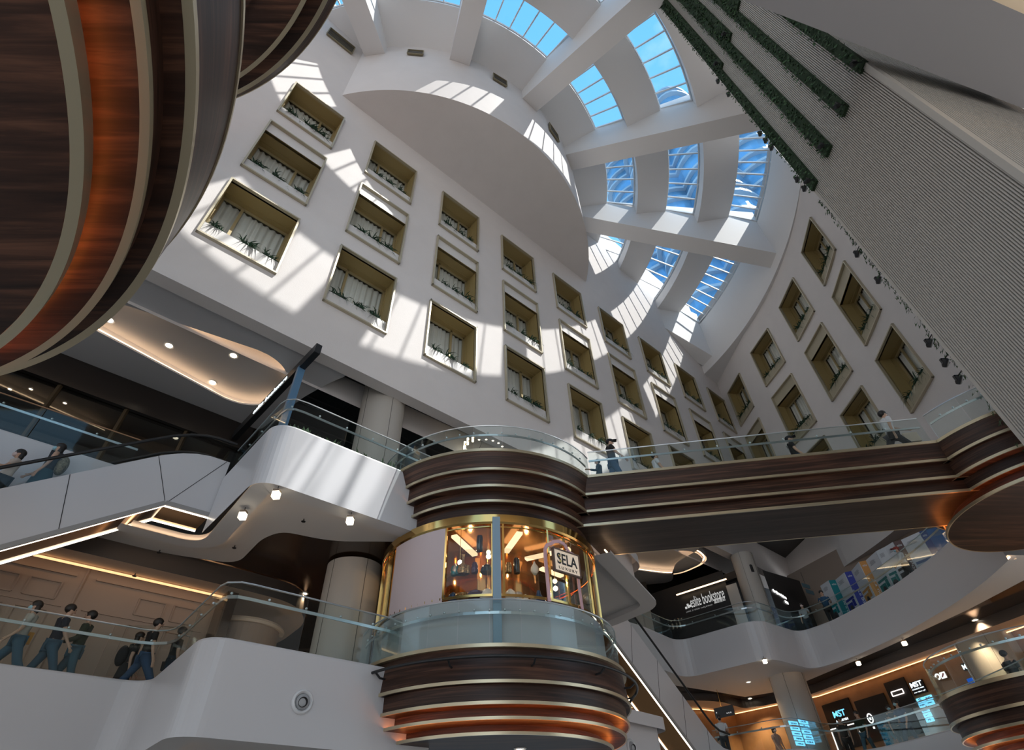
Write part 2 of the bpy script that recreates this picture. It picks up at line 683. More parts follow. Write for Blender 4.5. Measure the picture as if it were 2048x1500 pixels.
def vent(nm, P, label):
    """louvred air grille; P = four corners (bl, br, tr, tl) on the wall, recessed along n"""
    a, bb, cc, d = [Vector(p) for p in P]
    n = (bb - a).cross(d - a).normalized()
    if n.dot(a) > 0: n = -n
    a, bb, cc, d = [p + n * .09 for p in (a, bb, cc, d)]
    root = empty(nm, a, 0, label, 'air vent', 'air grilles under the skylight')
    inv = Matrix.Translation(-a)
    m = MB()
    q = [p + n * 0.012 for p in (a, bb, cc, d)]
    r = [p - n * 0.07 for p in (a, bb, cc, d)]
    for k in range(4):
        m.quad(q[k], q[(k + 1) % 4], r[(k + 1) % 4], r[k])
    m.quad(*r)
    e = 0.05
    for s, t in ((a, bb), (bb, cc), (cc, d), (d, a)):
        m.bar(s + n * 0.012, t + n * 0.012, e, e, n)
    m.xf(inv).build('frame', mat('vent_frame', (0.2, 0.17, 0.1), 0.5), root)
    for k in range(5):
        t = 0.12 + k * 0.19
        m = MB()
        m.bar(a.lerp(d, t) - n * 0.03, bb.lerp(cc, t) - n * 0.03, 0.06, 0.03, (n + (d - a).normalized() * 0.8))
        m.xf(inv).build('louvre', mat('vent_louvre', (0.09, 0.085, 0.075), 0.5), root)
    return root


for k, (a0, a1, z0, z1) in enumerate(VENTS):
    p0, p1 = azp(C, RB + 0.02, a1), azp(C, RB + 0.02, a0)
    vent('air_vent', [(*p0, z0), (*p1, z0), (*p1, z1), (*p0, z1)],
         'louvred air vent high on the round wall, %s from the left beam' % ORD[k])
vent('air_vent', [fac(-0.05, 32.75), fac(1.42, 32.75), fac(1.42, 33.75), fac(-0.05, 33.75)],
     'wide louvred air vent on the flat wall left of the round wall')
vent('air_vent', [fac(23.6, 30.2, -0.48), fac(24.9, 30.2, -0.48), fac(24.9, 31.2, -0.48), fac(23.6, 31.2, -0.48)],
     'louvred air vent on the upper wall between skylight strips, right of the round wall')

# terraced ring ceiling with three glass rings, cut by radial beams
A0, A1 = 58, 216
BANDS = [[(RB, 34.5), (13.05, 34.9), (13.05, 35.35), (12.4, 35.5)],
         [(15.6, 34.6), (14.92, 34.3), (14.92, 33.45), (17.0, 33.65), (17.0, 34.1), (16.4, 34.4)],
         [(19.5, 33.2), (18.82, 32.95), (18.82, 32.1), (21.1, 32.65), (21.1, 33.1), (20.5, 33.3)],
         [(24.5, 32.6), (22.82, 31.9), (22.82, 31.0), (22.85, 27.6), (24.8, 27.6)]]
A_END = {3: 104}
for k, pf in enumerate(BANDS):
    o = MB().sweep(C, pf, A0, A_END.get(k, A1), 150).build('ceiling_ring', CEILW, smooth=30)
    struct(o, 'white curved ceiling band of the skylight, %s ring from the round wall' % ORD[k], 'ceiling')
# roof skin, extended outward to block sun; daylight enters through the glass rings
b = MB()
for pf in ([(0.5, 35.6), (13.0, 35.6)], [(14.95, 34.65), (16.95, 34.65)], [(18.85, 33.4), (21.05, 33.4)]):
    b.sweep(C, pf, 0, 360, 120)
b.sweep(C, [(22.85, 32.7), (46, 32.7)], 40, 113, 40)
b.sweep(C, [(21.05, 32.9), (46, 32.9)], 112.8, 400, 120)  # solid over the outer ring here, added to stop stray sun patches
struct(b.build('roof', CEILW), 'roof rings around the glass rings, extended outward to block the sun', 'roof')
BEAM_AZ = [210.5, 185.4, 160.6, 136.2, 112.8, 89.0, 65.5]
BW = 1.15


def bz(R):
    return 33.4 + (28.3 - 33.4) * (R - 10.88) / (22.9 - 10.88)


for k, a in enumerate(BEAM_AZ):
    d = Vector((sin(rad(a)), cos(rad(a)), 0))
    n = Vector((d.y, -d.x, 0))
    c3 = Vector((C[0], C[1], 0))
    P = []
    for top in (0, 1):
        for R, sgn in ((RB - 0.3, -1), (RB - 0.3, 1), (22.95, 1), (22.95, -1)):
            p = c3 + d * R + n * (sgn * BW / 2)
            p.z = bz(R) if not top else (35.7 if R < 12 else 33.2)
            P.append(p)
    o = MB().hexa(P).build('ceiling_beam', CEILW)
    struct(o, 'white radial roof beam, %s counting from the left wood deck' % ORD[k], 'beam')

WN = [0]


def wname():
    WN[0] += 1
    return 'window_%d' % WN[0]


for k in range(len(BEAM_AZ) - 1):
    for ring, (R0, z0, R1, z1, nb) in enumerate(((13.06, 35.15, 14.9, 34.45, 5), (17.02, 33.95, 18.8, 33.1, 6), (21.12, 33.0, 22.8, 32.05, 10))):
        ha = math.degrees(BW / 2 / R0)
        if ring == 2 and k < 4 and BEAM_AZ[k + 1] > 100:
            continue
        s0, s1 = BEAM_AZ[k + 1] + ha, BEAM_AZ[k] - ha
        root = empty(wname(), (*azp(C, (R0 + R1) / 2, (s0 + s1) / 2), z1))
        struct(root, '%s glass strip of the skylight in the %s bay from the left' % (('inner', 'middle', 'outer')[ring], ORD[k]), 'window')
        T = Matrix.Translation(-root.location)
        MB().sweep(C, [(R0 - 0.1, z0 + 0.06), (R1 + 0.1, z1 + 0.02)], s0, s1, 14).xf(T).build('pane', SKYG, root)
        m = MB()
        for j in range(nb + 1):
            a = s0 + (s1 - s0) * j / nb
            m.bar((*azp(C, R0 - 0.08, a), z0), (*azp(C, R1 + 0.08, a), z1), 0.07, 0.12)
        for R, z in ((R0 + 0.03, z0), (R1 - 0.03, z1)):
            m.tube([(*azp(C, R, s0 + (s1 - s0) * j / 14), z) for j in range(15)], 0.05, 4)
        m.xf(T).build('frame', mat('mullion_white', (0.72, 0.74, 0.76), 0.4), root)

# ------------------------------------------------------------------ hotel windows
PROTO = {}


def win_proto(w, h, top, flip, key):
    """local: x along the wall (viewer's right), y into the wall, z up; origin at lower left of the frame"""
    root = empty('window_proto', (0, 0, 0))
    fw, pr, D = 0.06, 0.11, 0.76
    m = MB()
    for (a, c) in (((fw / 2, 0), (fw / 2, h)), ((w - fw / 2, 0), (w - fw / 2, h)), ((0, fw / 2), (w, fw / 2)), ((0, h - fw / 2), (w, h - fw / 2))):
        m.bar((a[0], -pr / 2 + 0.03, a[1]), (c[0], -pr / 2 + 0.03, c[1]), pr + 0.06, fw, (0, 0, 1) if a[1] == c[1] else (1, 0, 0))
    m.build('frame', FRAMEM, root)
    zb = 0.66
    zt = h - fw - (0.66 if top else 0.0)
    m = MB()
    x0, x1 = fw, w - fw
    m.quad((x0, 0, zb - .3), (x0, D, zb - .3), (x0, D, zt), (x0, 0, zt))
    m.quad((x1, D, zb - .3), (x1, 0, zb - .3), (x1, 0, zt), (x1, D, zt))
    m.quad((x0, 0, zt), (x0, D, zt), (x1, D, zt), (x1, 0, zt))
    m.quad((x0, D, zb - .05), (x0, 0.2, zb - .05), (x1, 0.2, zb - .05), (x1, D, zb - .05))
    for x in (x0 + 0.012, x1 - 0.012):
        m.box((x, D - 0.22, (zb + zt) / 2), (0.02, 0.03, zt - zb))
    m.box((w / 2, D - 0.22, zt - 0.012), (x1 - x0, 0.03, 0.02))
    m.build('reveal', OLIVE, root)
    m = MB()
    m.box((w / 2, 0.10, fw + (zb - fw) / 2), (x1 - x0, 0.14, zb - fw))
    m.build('planter_panel', POTW if not key.startswith('R') else mat('planter_olive', (0.40, 0.36, 0.26), 0.5), root)
    if top:
        m = MB()
        m.box((w / 2, 0.08, zt + 0.33), (x1 - x0, 0.10, 0.66))
        m.build('head_panel', POTW if not key.startswith('R') else mat('planter_olive', (0.40, 0.36, 0.26), 0.5), root)
    # glazing: big light and a narrow side light
    xm = x0 + (x1 - x0) * (0.30 if flip else 0.70)
    t = 0.07
    m = MB()
    zi0, zi1 = zb, zt
    for (a, c) in (((x0, zi0), (x0, zi1)), ((x1, zi0), (x1, zi1)), ((xm, zi0), (xm, zi1))):
        m.box((a[0] + (t / 2 if a[0] == x0 else (-t / 2 if a[0] == x1 else 0)), D, (zi0 + zi1) / 2), (t * (1.3 if a[0] == xm else 1), 0.08, zi1 - zi0))
    for z in (zi0 + t / 2, zi1 - t / 2):
        m.box((w / 2, D, z), (x1 - x0, 0.08, t))
    m.build('sash', mat('sash_gold', (0.40, 0.32, 0.17), 0.4, metal=0.4), root)
    m = MB()
    m.quad((x0, D + 0.01, zi0), (x1, D + 0.01, zi0), (x1, D + 0.01, zi1), (x0, D + 0.01, zi1))
    m.build('pane', PANEG, root)
    m = MB()
    n = 72
    for i in range(n):
        xa, xb = x0 + (x1 - x0) * i / n, x0 + (x1 - x0) * (i + 1) / n
        ya, yb = [D + 0.16 + 0.035 * sin(q * 17 * 2 * PI / (x1 - x0) * 0.62 + 0.8 * sin(q * 5)) for q in (xa, xb)]
        m.quad((xa, ya, zi0 - .1), (xb, yb, zi0 - .1), (xb, yb, zi1), (xa, ya, zi1))
    m.build('curtain', CURTAIN, root, smooth=60)
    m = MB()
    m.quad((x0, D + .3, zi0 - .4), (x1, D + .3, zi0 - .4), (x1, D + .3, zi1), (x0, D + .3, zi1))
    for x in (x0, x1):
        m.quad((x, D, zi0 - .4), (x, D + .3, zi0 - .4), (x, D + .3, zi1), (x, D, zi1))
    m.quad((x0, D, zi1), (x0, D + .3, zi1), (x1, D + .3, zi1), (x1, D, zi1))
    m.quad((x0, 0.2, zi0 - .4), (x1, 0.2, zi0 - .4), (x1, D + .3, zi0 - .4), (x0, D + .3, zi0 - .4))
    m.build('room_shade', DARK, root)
    return root


def plant_mesh(seed, n=46):
    """a clump of arching strap leaves and hanging sprigs"""
    rnd = random.Random(seed)
    m = MB()
    for _ in range(n):
        a = rnd.uniform(0, 2 * PI)
        l = rnd.uniform(0.16, 0.42)
        up = rnd.uniform(-0.5, 1.2)
        w = rnd.uniform(0.018, 0.036)
        x, y, z = rnd.uniform(-.2, .2), rnd.uniform(-.05, .05), rnd.uniform(-.03, .05)
        d = Vector((cos(a), sin(a) * 0.6 - 0.35, 0))
        p = Vector((x, y, z))
        side = Vector((-d.y, d.x, 0.2)).normalized() * w
        vz = up
        for st in range(3):
            q = p + d * (l / 3) + Vector((0, 0, vz * l / 3))
            w2 = 1 - 0.3 * (st + 1) if st < 2 else 0.05
            m.quad(p - side, p + side, q + side * w2, q - side * w2)
            side = side * w2
            p = q
            vz -= 1.0
    return m


PLANTS = []
for s in range(4):
    o = plant_mesh(40 + s).build('trailing_plant', LEAF)
    PLANTS.append(o)
PCOUNT = [0]


def put_plants(M, w, where, rnd):
    xs = [0.22, 0.52, 0.80]
    for j, f in enumerate(xs):
        src = PLANTS[rnd.randrange(4)]
        if PCOUNT[0] < 4:
            src = PLANTS[PCOUNT[0]]
            o = src
        else:
            o = src.copy()
            COL.objects.link(o)
        PCOUNT[0] += 1
        s = rnd.uniform(0.85, 1.25)
        o.matrix_basis = M @ Matrix.Translation((w * (f + rnd.uniform(-.05, .05)), 0.10, 0.69)) @ Matrix.Rotation(rnd.uniform(-.5, .5), 4, 'Z') @ Matrix.Diagonal((s, s, s, 1))
        tag(o, 'green plant, %s of three on the sill: %s' % (('left', 'middle', 'right')[j], where), 'plant', 'sill plants of the hotel windows')


ROWN = ['top row', 'middle row', 'bottom row']
wr = random.Random(5)


def place_window(M, w, h, r, flip, side, where, plants=True):
    key = '%s%d%d' % (side, r, flip)
    if key not in PROTO:
        PROTO[key] = win_proto(w, h, r == 1, flip, key)
        o = PROTO[key]
        o.matrix_basis = M
    else:
        o = dup(PROTO[key], None, M)
    o.name = wname()
    struct(o, 'bronze-lined hotel window, ' + where, 'window')
    if plants:
        put_plants(M, w, where, wr)
    return o


for c in range(9):
    for r, (z0, z1) in enumerate(ROWS):
        p = fac(CU * c, z0)
        M = Matrix(((DL.x, -NL.x, 0, p.x), (DL.y, -NL.y, 0, p.y), (0, 0, 1, z0), (0, 0, 0, 1)))
        flip = {(0, 1): 1, (2, 1): 1}.get((r, c), (c * 3 + r) % 5 == 2)
        place_window(M, WU, z1 - z0, r, int(bool(flip)), 'L', '%s, left facade, %s from the left' % (ROWN[r], ORD[c]))
for c, (y0, y1) in enumerate(RWIN):
    for r, (z0, z1) in enumerate(ROWS):
        a, bq = rpt(rs_of_y(y0), z0), rpt(rs_of_y(y1), z0)
        d = (a - bq)
        w = d.length
        d.normalize()
        inn = Vector((-d.y, d.x, 0))
        if inn.x < 0:
            inn = -inn
        M = Matrix(((d.x, inn.x, 0, bq.x), (d.y, inn.y, 0, bq.y), (0, 0, 1, z0), (0, 0, 0, 1)))
        place_window(M, w, z1 - z0, r, 1, 'R%d' % c, '%s, right facade, %s from the slats' % (ROWN[r], ORD[c]))

# ------------------------------------------------------------------ slatted wall on the right with planted strips
XR = 7.95
KS = XR / 11.3
b = MB()
pitch = 0.066 * KS
RW0, RW1, ZR0, ZR1 = 4.235, 7.14, 1.0, 32.6
ya = RW1
b.box((XR + 0.3, RW1 - 0.03, (ZR0 + ZR1) / 2), (0.62, 0.06, ZR1 - ZR0))
bk = MB()
bk.quad((XR + 0.05, RW1 - .05, ZR0), (XR + 0.05, RW0, ZR0), (XR + 0.05, RW0, ZR1), (XR + 0.05, RW1 - .05, ZR1))
k = RW1 - 0.07
while k > RW0:
    b.box((XR + 0.015, k, (ZR0 + ZR1) / 2), (0.07, pitch * 0.5, ZR1 - ZR0))
    k -= pitch
b.box((XR, RW0 - 0.04, (ZR0 + ZR1) / 2), (0.1, 0.12, ZR1 - ZR0))
f0, f1 = Vector((XR, RW0 - 0.08)), Vector((XR + 4.2, RW0 + 1.05))
dd = (f1 - f0).normalized()
nn = Vector((-dd.y, dd.x))
if nn.y > 0: nn = -nn
q0, q1 = f0 - nn * 0.05, f1 - nn * 0.05
bk.quad((*q0, ZR0), (*q1, ZR0), (*q1, ZR1), (*q0, ZR1))
t = 0.12
Rm = Matrix.Rotation(math.atan2(dd.y, dd.x), 4, 'Z')
while t < 4.2:
    p = f0 + dd * t - nn * 0.015
    b.box((0, 0, 0), (0.045, 0.06, ZR1 - ZR0), Matrix.Translation((p.x, p.y, (ZR0 + ZR1) / 2)) @ Rm)
    t += pitch * 2.2
sl = struct(b.build('wall_slatted', mat('slat_grey', (0.42, 0.395, 0.36), 0.5)), 'tall grey wall of narrow vertical slats with planted strips, at the right', 'wall')
bk.build('backing', mat('slat_backing', (0.06, 0.055, 0.05), 0.8), sl)
b = MB()  # added unseen walls that shut out light from behind on the right
b.quad((4, -7, -2), (40, -7, -2), (40, -7, 34), (4, -7, 34))
b.quad((14, -7, 11), (14, 5.5, 11), (14, 5.5, 34), (14, -7, 34))
struct(b.build('wall_light_block', PLASTER), 'plain unseen wall added behind the camera on the right to block light', 'wall')


def green_strip(pieces, label, seed):
    """planted strip on the slats: pieces = (y0, y1, z0, z1) rectangles filled with leaves"""
    pieces = [tuple(v * KS for v in p) for p in pieces]
    rnd = random.Random(seed)
    yb, zb = pieces[0][0], min(p[2] for p in pieces)
    root = empty('planted_strip', (XR, yb, zb), 0, label, 'plant', 'planted strips on the slatted wall')
    T = Matrix.Translation((-XR, -yb, -zb))
    m, bk = MB(), MB()
    for (y0, y1, z0, z1) in pieces:
        bk.box((XR - 0.04, (y0 + y1) / 2, (z0 + z1) / 2), (0.1, y1 - y0, z1 - z0))
        n = int((y1 - y0) * (z1 - z0) * 330)
        for _ in range(n):
            p = Vector((XR - rnd.uniform(.06, .13), rnd.uniform(y0 - .04, y1 + .04), rnd.uniform(z0 - .03, z1)))
            a = rnd.uniform(-1.2, 1.2)
            l, w = rnd.uniform(.05, .11), rnd.uniform(.018, .036)
            d = Vector((-rnd.uniform(.3, .9), sin(a), -cos(a) * rnd.uniform(.2, 1))).normalized() * l
            s = d.cross(Vector((1, 0, .3))).normalized() * w
            m.poly((p, p + d * .5 + s, p + d, p + d * .5 - s))
    bk.xf(T).build('felt_backing', mat('moss_backing', (0.012, 0.03, 0.01), 0.9), root)
    m.xf(T).build('foliage', LEAF2, root)
    return root


green_strip([(9.72, 10.12, 17.9, 45), (9.45, 9.74, 29.5, 45)], 'planted strip on the slats along the wall edge, leftmost of four', 1)
green_strip([(8.45, 8.86, 17.9, 45), (8.07, 8.47, 29.3, 45)], 'planted strip on the slats, second from the wall edge', 2)
green_strip([(7.14, 7.50, 17.9, 45), (6.75, 7.16, 29.2, 45)], 'planted strip on the slats, third from the wall edge', 3)
green_strip([(5.86, 6.20, 17.9, 45)], 'planted strip on the slats nearest the grey soffit, mostly hidden', 4)

# thin hanging greenery and floodlights along the free edge
rnd = random.Random(11)
m = MB()
for _ in range(900):
    z = 4.2 + 8.1 * rnd.random() ** 0.7
    p = Vector((XR + rnd.uniform(-.03, .4), RW1 + .01 + rnd.uniform(0, .07), z))
    d = Vector((rnd.uniform(-.05, .05), rnd.uniform(0, .09), -rnd.uniform(.03, .12)))
    s = Vector((rnd.uniform(.015, .04), 0, .01))
    m.poly((p - s, p + d * .5, p + s, p + d))
o = m.build('hanging_ivy', LEAF2)
tag(o, 'thin line of ivy hanging down the free edge of the slatted wall', 'plant')


def floodlight(p, yaw, label):
    root = empty('floodlight', p, yaw, label, 'lamp', 'floodlights on the slatted wall')
    MB().tube([(0, -.28, 0), (0, -.02, -.02)], 0.014, 6).build('arm', BLACKM, root)
    m = MB()
    for x in (-.075, .075):
        m.box((x, .02, -.06), (.012, .05, .14))
    m.box((0, .0, 0), (.16, .05, .012))
    m.build('bracket', BLACKM, root)
    m = MB().lathe((0, 0, 0), [(.001, -.1), (.05, -.1), (.07, -.05), (.075, .09), (.06, .1), (.001, .085)], 16)
    m.xf(Matrix.Translation((0, .03, -.1)) @ Matrix.Rotation(0.9, 4, 'X'))
    m.build('lamp_head', BLACKM, root, smooth=40)
    for ch in root.children:
        ch.data.transform(Matrix.Scale(.8, 4))
    return root


for k, z in enumerate((30.2, 28.4, 23.8, 23.1, 22.4, 19.6, 18.9, 14.6, 13.2, 10.4, 9.65, 9.05)):
    floodlight((XR + 0.08, RW1 + .22, z * KS), 0, 'black floodlight on the free edge of the slatted wall, %s from the top' % ORD[k])
for k, (yy, zz) in enumerate(((9.72, 18.0), (8.45, 18.0), (7.14, 18.0), (5.9, 18.0), (9.45, 29.6), (8.1, 29.4))):
    o = floodlight((XR - 0.3, yy * KS, zz * KS), PI / 2, 'black floodlight at the lower end of the %s planted strip%s' % (ORD[k % 4], '' if k < 4 else ', where the strip widens'))

# grey floor-slab underside close overhead on the right
e0, e1 = Vector((1.2, 1.612)), Vector((11.4, 4.963))
dd = (e1 - e0).normalized()
nn = Vector((dd.y, -dd.x))
b = MB()
i0, i1 = e0 + nn * 1.33, e1 + nn * 1.33
b.quad((*e0, L4), (*e1, L4), (*i1, L4), (*i0, L4))
b.quad((*e0, L4 + 1.4), (*e1, L4 + 1.4), (*e1, L4), (*e0, L4))
b.quad((*i0, L4 + .3), (*i0, L4), (*i1, L4), (*i1, L4 + .3))
b.quad((*(e0 - nn * -8), L4 + 1.4), (*(e1 - nn * -8), L4 + 1.4), (*e1, L4 + 1.4), (*e0, L4 + 1.4))
struct(b.build('ceiling_near', mat('soffit_dark_grey', (0.24, 0.235, 0.245), 0.7)), 'flat grey slab underside overhead in the upper right corner', 'ceiling')
b = MB()
j0, j1 = e0 + nn * 7, e1 + nn * 7
b.quad((*i0, L4 + .3), (*i1, L4 + .3), (*j1, L4 + .3), (*j0, L4 + .3))
struct(b.build('ceiling_cove', mat('peach_plaster', (0.75, 0.62, 0.45), 0.6)), 'peach-lit recessed ceiling at the top right corner', 'ceiling')
m = MB()
m.bar((*(i0 - nn * .06), L4 + .12), (*(i1 - nn * .06), L4 + .12), .05, .03)
m.bar((*(i0 + nn * .35), L4 + .29), (*(i1 + nn * .35), L4 + .29), .05, .015)
o = m.build('cove_light', LED)
tag(o, 'warm light line hidden in the ceiling recess at the top right', 'lamp')
# ================================================================== ROUND WOOD DECKS, FOOTBRIDGE
def deck(name, c, steps, label, cat, disc=None, leds=(), a0=0, a1=360, grain=0.0, n=128, top=None):
    """stepped round deck; steps = list of (kind, profile); kinds: fascia / trim / soffit"""
    root = empty(name, (c[0], c[1], steps[0][1][0][1]), 0, label, cat)
    T = Matrix.Translation(-root.location)
    for kind, pf in steps:
        if kind == 'fascia':
            MB().sweep(c, pf, a0, a1, n).xf(T).build('fascia', WOODM, root, smooth=30)
        elif kind == 'soffit':
            MB().sweep(c, pf, a0, a1, n, flat_uv=grain).xf(T).build('soffit', WOODB, root, smooth=30)
        else:
            MB().sweep(c, pf, a0, a1, n).xf(T).build('trim_ring', GOLD, root, smooth=30)
    if disc:
        MB().disc(c, disc[0], disc[1], 96, grain).xf(T).build('underside', WOODB, root)
    if top:
        MB().disc(c, top[0], top[1], 96, 0, True).xf(T).build('deck_floor', FLOORM, root)
    for R, z, r in leds:
        MB().tube([(*azp(c, R, 360 * k / 96), z) for k in range(96)], r, 6, closed=True).xf(T).build('light_strip', LEDO, root)
    return root


def lip(R, z, h=0.06, inn=0.25):
    return ('trim', [(R, z + h), (R, z), (R - 0.035, z)]), ('soffit', [(R - 0.035, z + 0.001), (R - inn, z + 0.001)])


st = [('trim', [(3.10, L2 + .02), (3.12, L2 + .02), (3.12, L2 - .045), (3.03, L2 - .045)]),
      ('fascia', [(3.04, L2 - .045), (3.10, 2.62)]), *lip(3.13, 2.565, .055, .2),
      ('fascia', [(3.00, 2.565), (3.00, 2.30)]), *lip(3.04, 2.245, .055, .36),
      ('soffit', [(3.03, 2.30), (2.68, 2.30)]),
      ('fascia', [(2.72, 2.245), (2.72, 2.08)]), *lip(2.94, 2.03, .05, .5),
      ('fascia', [(2.44, 2.03), (2.44, 1.90)]), ('trim', [(2.64, 1.90), (2.64, 1.85), (2.60, 1.85)])]
deck('round_shop_deck', DK, st, 'lower round walnut deck with stepped glowing underside below the glass lamp shop', 'balcony',
     disc=(2.61, 1.851), leds=((2.88, 2.058, .013), (2.58, 1.877, .013)), grain=0.1, top=(3.1, L2 - .04))
st = [('trim', [(3.22, L3 + .03), (3.25, L3 + .03), (3.25, L3 - .045), (3.20, L3 - .045)]),
      ('fascia', [(3.21, L3 - .045), (3.07, 7.17)]), *lip(3.08, 7.105, .065, .18),
      ('fascia', [(2.96, 7.105), (2.97, 6.76)]), *lip(3.0, 6.695, .065, .26),
      ('fascia', [(2.78, 6.695), (2.78, 6.45)]), *lip(2.83, 6.39, .06, .2), ('soffit', [(2.82, 6.45), (2.6, 6.45)]),
      ('fascia', [(2.66, 6.39), (2.66, 6.06)])]
deck('round_upper_deck', DK, st, 'upper round walnut deck with glass rail joining the footbridge, above the glass lamp shop', 'balcony',
     disc=(2.66, 6.07), leds=((2.94, 6.725, .012), (2.74, 6.05, .014)), grain=0.1, top=(3.2, L3 - .04))
# round platform at the right end of the bridge
PC = (13.0, 12.1)
st = [('trim', [(2.66, L3 + .03), (2.69, L3 + .03), (2.69, L3 - .045), (2.64, L3 - .045)]),
      ('fascia', [(2.66, L3 - .045), (2.55, 7.17)]), *lip(2.56, 7.105, .065, .14),
      ('fascia', [(2.45, 7.105), (2.45, 6.76)]), *lip(2.48, 6.695, .065, .3),
      ('fascia', [(2.22, 6.695), (2.22, 6.45)]), *lip(2.25, 6.39, .06, .2),
      ('fascia', [(2.05, 6.39), (2.05, 6.12)]), ('trim', [(2.32, 6.13), (2.32, 6.06), (2.29, 6.06)])]
deck('round_bridge_deck', PC, st, 'round walnut deck at the right end of the footbridge with a glowing ring underneath', 'balcony',
     disc=(2.30, 6.061), leds=((2.26, 6.095, .014),), grain=0.1, top=(2.66, L3 - .04))
# lower right round deck
P2 = (14.1, 16.5)
st = [('trim', [(2.74, L2 + .03), (2.77, L2 + .03), (2.77, L2 - .06), (2.70, L2 - .06)]),
      ('fascia', [(2.72, L2 - .06), (2.76, 2.66)]), *lip(2.79, 2.59, .07, .25),
      ('fascia', [(2.62, 2.59), (2.62, 2.32)]), *lip(2.68, 2.26, .06, .4),
      ('fascia', [(2.36, 2.26), (2.36, 2.08)]), ('soffit', [(2.66, 2.31), (2.3, 2.31)]), *lip(2.58, 2.02, .06, .5),
      ('fascia', [(2.1, 2.02), (2.1, 1.86)]), ('trim', [(2.3, 1.86), (2.3, 1.80), (2.26, 1.80)])]
deck('round_lower_deck', P2, st, 'lower right round walnut deck with a glass rail, cut off by the picture corner', 'balcony',
     disc=(2.27, 1.801), leds=((2.52, 2.05, .013), (2.24, 1.835, .013)), grain=0.1, top=(2.74, L2 - .05))
# big deck close overhead on the left
ga = math.atan2(0.05, 1)
st = [('trim', [(7.55, L3 + .02), (7.61, L3 + .02), (7.61, L3 - .05), (7.57, L3 - .05)]),
      ('fascia', [(7.585, L3 - .05), (7.585, 6.13)]), ('trim', [(7.60, 6.13), (7.60, 6.04), (7.50, 6.04)]), ('soffit', [(7.50, 6.045), (7.27, 6.045)]),
      ('fascia', [(7.30, 6.045), (7.31, 5.72)]), ('trim', [(7.33, 5.72), (7.33, 5.63), (7.24, 5.63)]), ('soffit', [(7.24, 5.635), (6.4, 5.635)]),
      ('fascia', [(6.60, 5.635), (6.60, 5.27)]), ('trim', [(6.92, 5.44), (6.92, 5.26), (6.80, 5.26)])]
deck('round_wood_deck', WD, st, 'huge round walnut deck close overhead on the left with pale edge strips', 'balcony',
     disc=(6.80, 5.262), leds=((6.87, 5.42, .016),), grain=ga, n=220, top=(7.55, L3 - .02))
st = [('trim', [(7.50, 17.28), (7.56, 17.28), (7.56, 17.2), (7.50, 17.2)]),
      ('fascia', [(7.54, 17.2), (7.38, 16.85)]), ('trim', [(7.40, 16.85), (7.40, 16.76), (7.30, 16.76)]), ('soffit', [(7.30, 16.765), (6.7, 16.765)]),
      ('fascia', [(6.95, 16.765), (6.95, 16.3)]), ('trim', [(7.02, 16.3), (7.02, 16.2), (6.92, 16.2)]), ('soffit', [(6.92, 16.205), (6.0, 16.205)])]
deck('round_top_deck', WD, st, 'smaller-looking round walnut deck two floors up, peeking out above the huge left deck', 'balcony',
     disc=(6.05, 16.2), leds=((7.2, 16.79, .02),), grain=ga, n=160)
o = MB().sweep(WD, [(6.05, 16.1), (6.05, 17.8)], 20, 120, 60).build('tinted_balustrade', glass('blue_glass', (0.05, 0.2, 0.35), refl=0.8, base=.1))
tag(o, 'blue tinted glass screen under the top left round deck', 'screen')


def bline(t):
    """near top edge of the bridge, t along x"""
    return Vector((t, 12.16 - 0.1074 * (t - 1.84)))


bx0, bx1 = 1.2, 11.4
a, bq = bline(bx0), bline(bx1)
dv = (bq - a).normalized()
nv = Vector((-dv.y, dv.x))               # towards the far side
BWID = 2.62


def bstrip(pf):
    """mirror a fascia profile [(inset, z)..] on both long sides"""
    m = MB()
    for s in (0, 1):
        for k in range(len(pf) - 1):
            P = []
            for (i, z) in (pf[k], pf[k + 1]):
                o = nv * (i if not s else BWID - i)
                P.append(((a + o).x, (a + o).y, z))
                P.append(((bq + o).x, (bq + o).y, z))
            L = (bq - a).length
            h = math.hypot(pf[k + 1][0] - pf[k][0], pf[k + 1][1] - pf[k][1])
            m.quad(P[0], P[1], P[3], P[2], [(0, 0), (L, 0), (L, h), (0, h)])
    return m


root = empty('footbridge', (*a, L3), 0, 'straight walnut-clad footbridge with gold strips crossing from the round tower to the right', 'bridge')
T = Matrix.Translation(-root.location)
for pf in ([(0, L3 - .045), (.13, 7.17)], [(.27, 7.105), (.27, 6.76)], [(.42, 6.695), (.42, 6.45)]):
    bstrip(pf).xf(T).build('fascia', WOODM, root)
for pf in ([(.02, L3 + .03), (-.03, L3 + .03), (-.03, L3 - .045), (.02, L3 - .045)], [(.12, 7.17), (.12, 7.105), (.16, 7.105)],
           [(.25, 6.76), (.25, 6.695), (.29, 6.695)], [(.39, 6.45), (.39, 6.385), (.43, 6.385)]):
    bstrip(pf).xf(T).build('trim_strip', GOLD, root)
for pf in ([(.16, 7.106), (.30, 7.106)], [(.29, 6.696), (.45, 6.696)]):
    bstrip(pf).xf(T).build('soffit', WOODB, root)
m = MB()
P = [a + nv * .43, bq + nv * .43, bq + nv * (BWID - .43), a + nv * (BWID - .43)]
L = (bq - a).length
m.quad(*[(*p, 6.386) for p in P], [(0, 0), (L, 0), (L, BWID - .86), (0, BWID - .86)])
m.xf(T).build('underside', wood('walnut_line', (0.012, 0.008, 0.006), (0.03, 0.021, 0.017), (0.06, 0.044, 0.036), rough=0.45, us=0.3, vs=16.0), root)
m = MB()
m.quad(*[(*p, L3 - .04) for p in (a, bq, bq + nv * BWID, a + nv * BWID)])
m.xf(T).build('deck_floor', FLOORM, root)
m = MB()
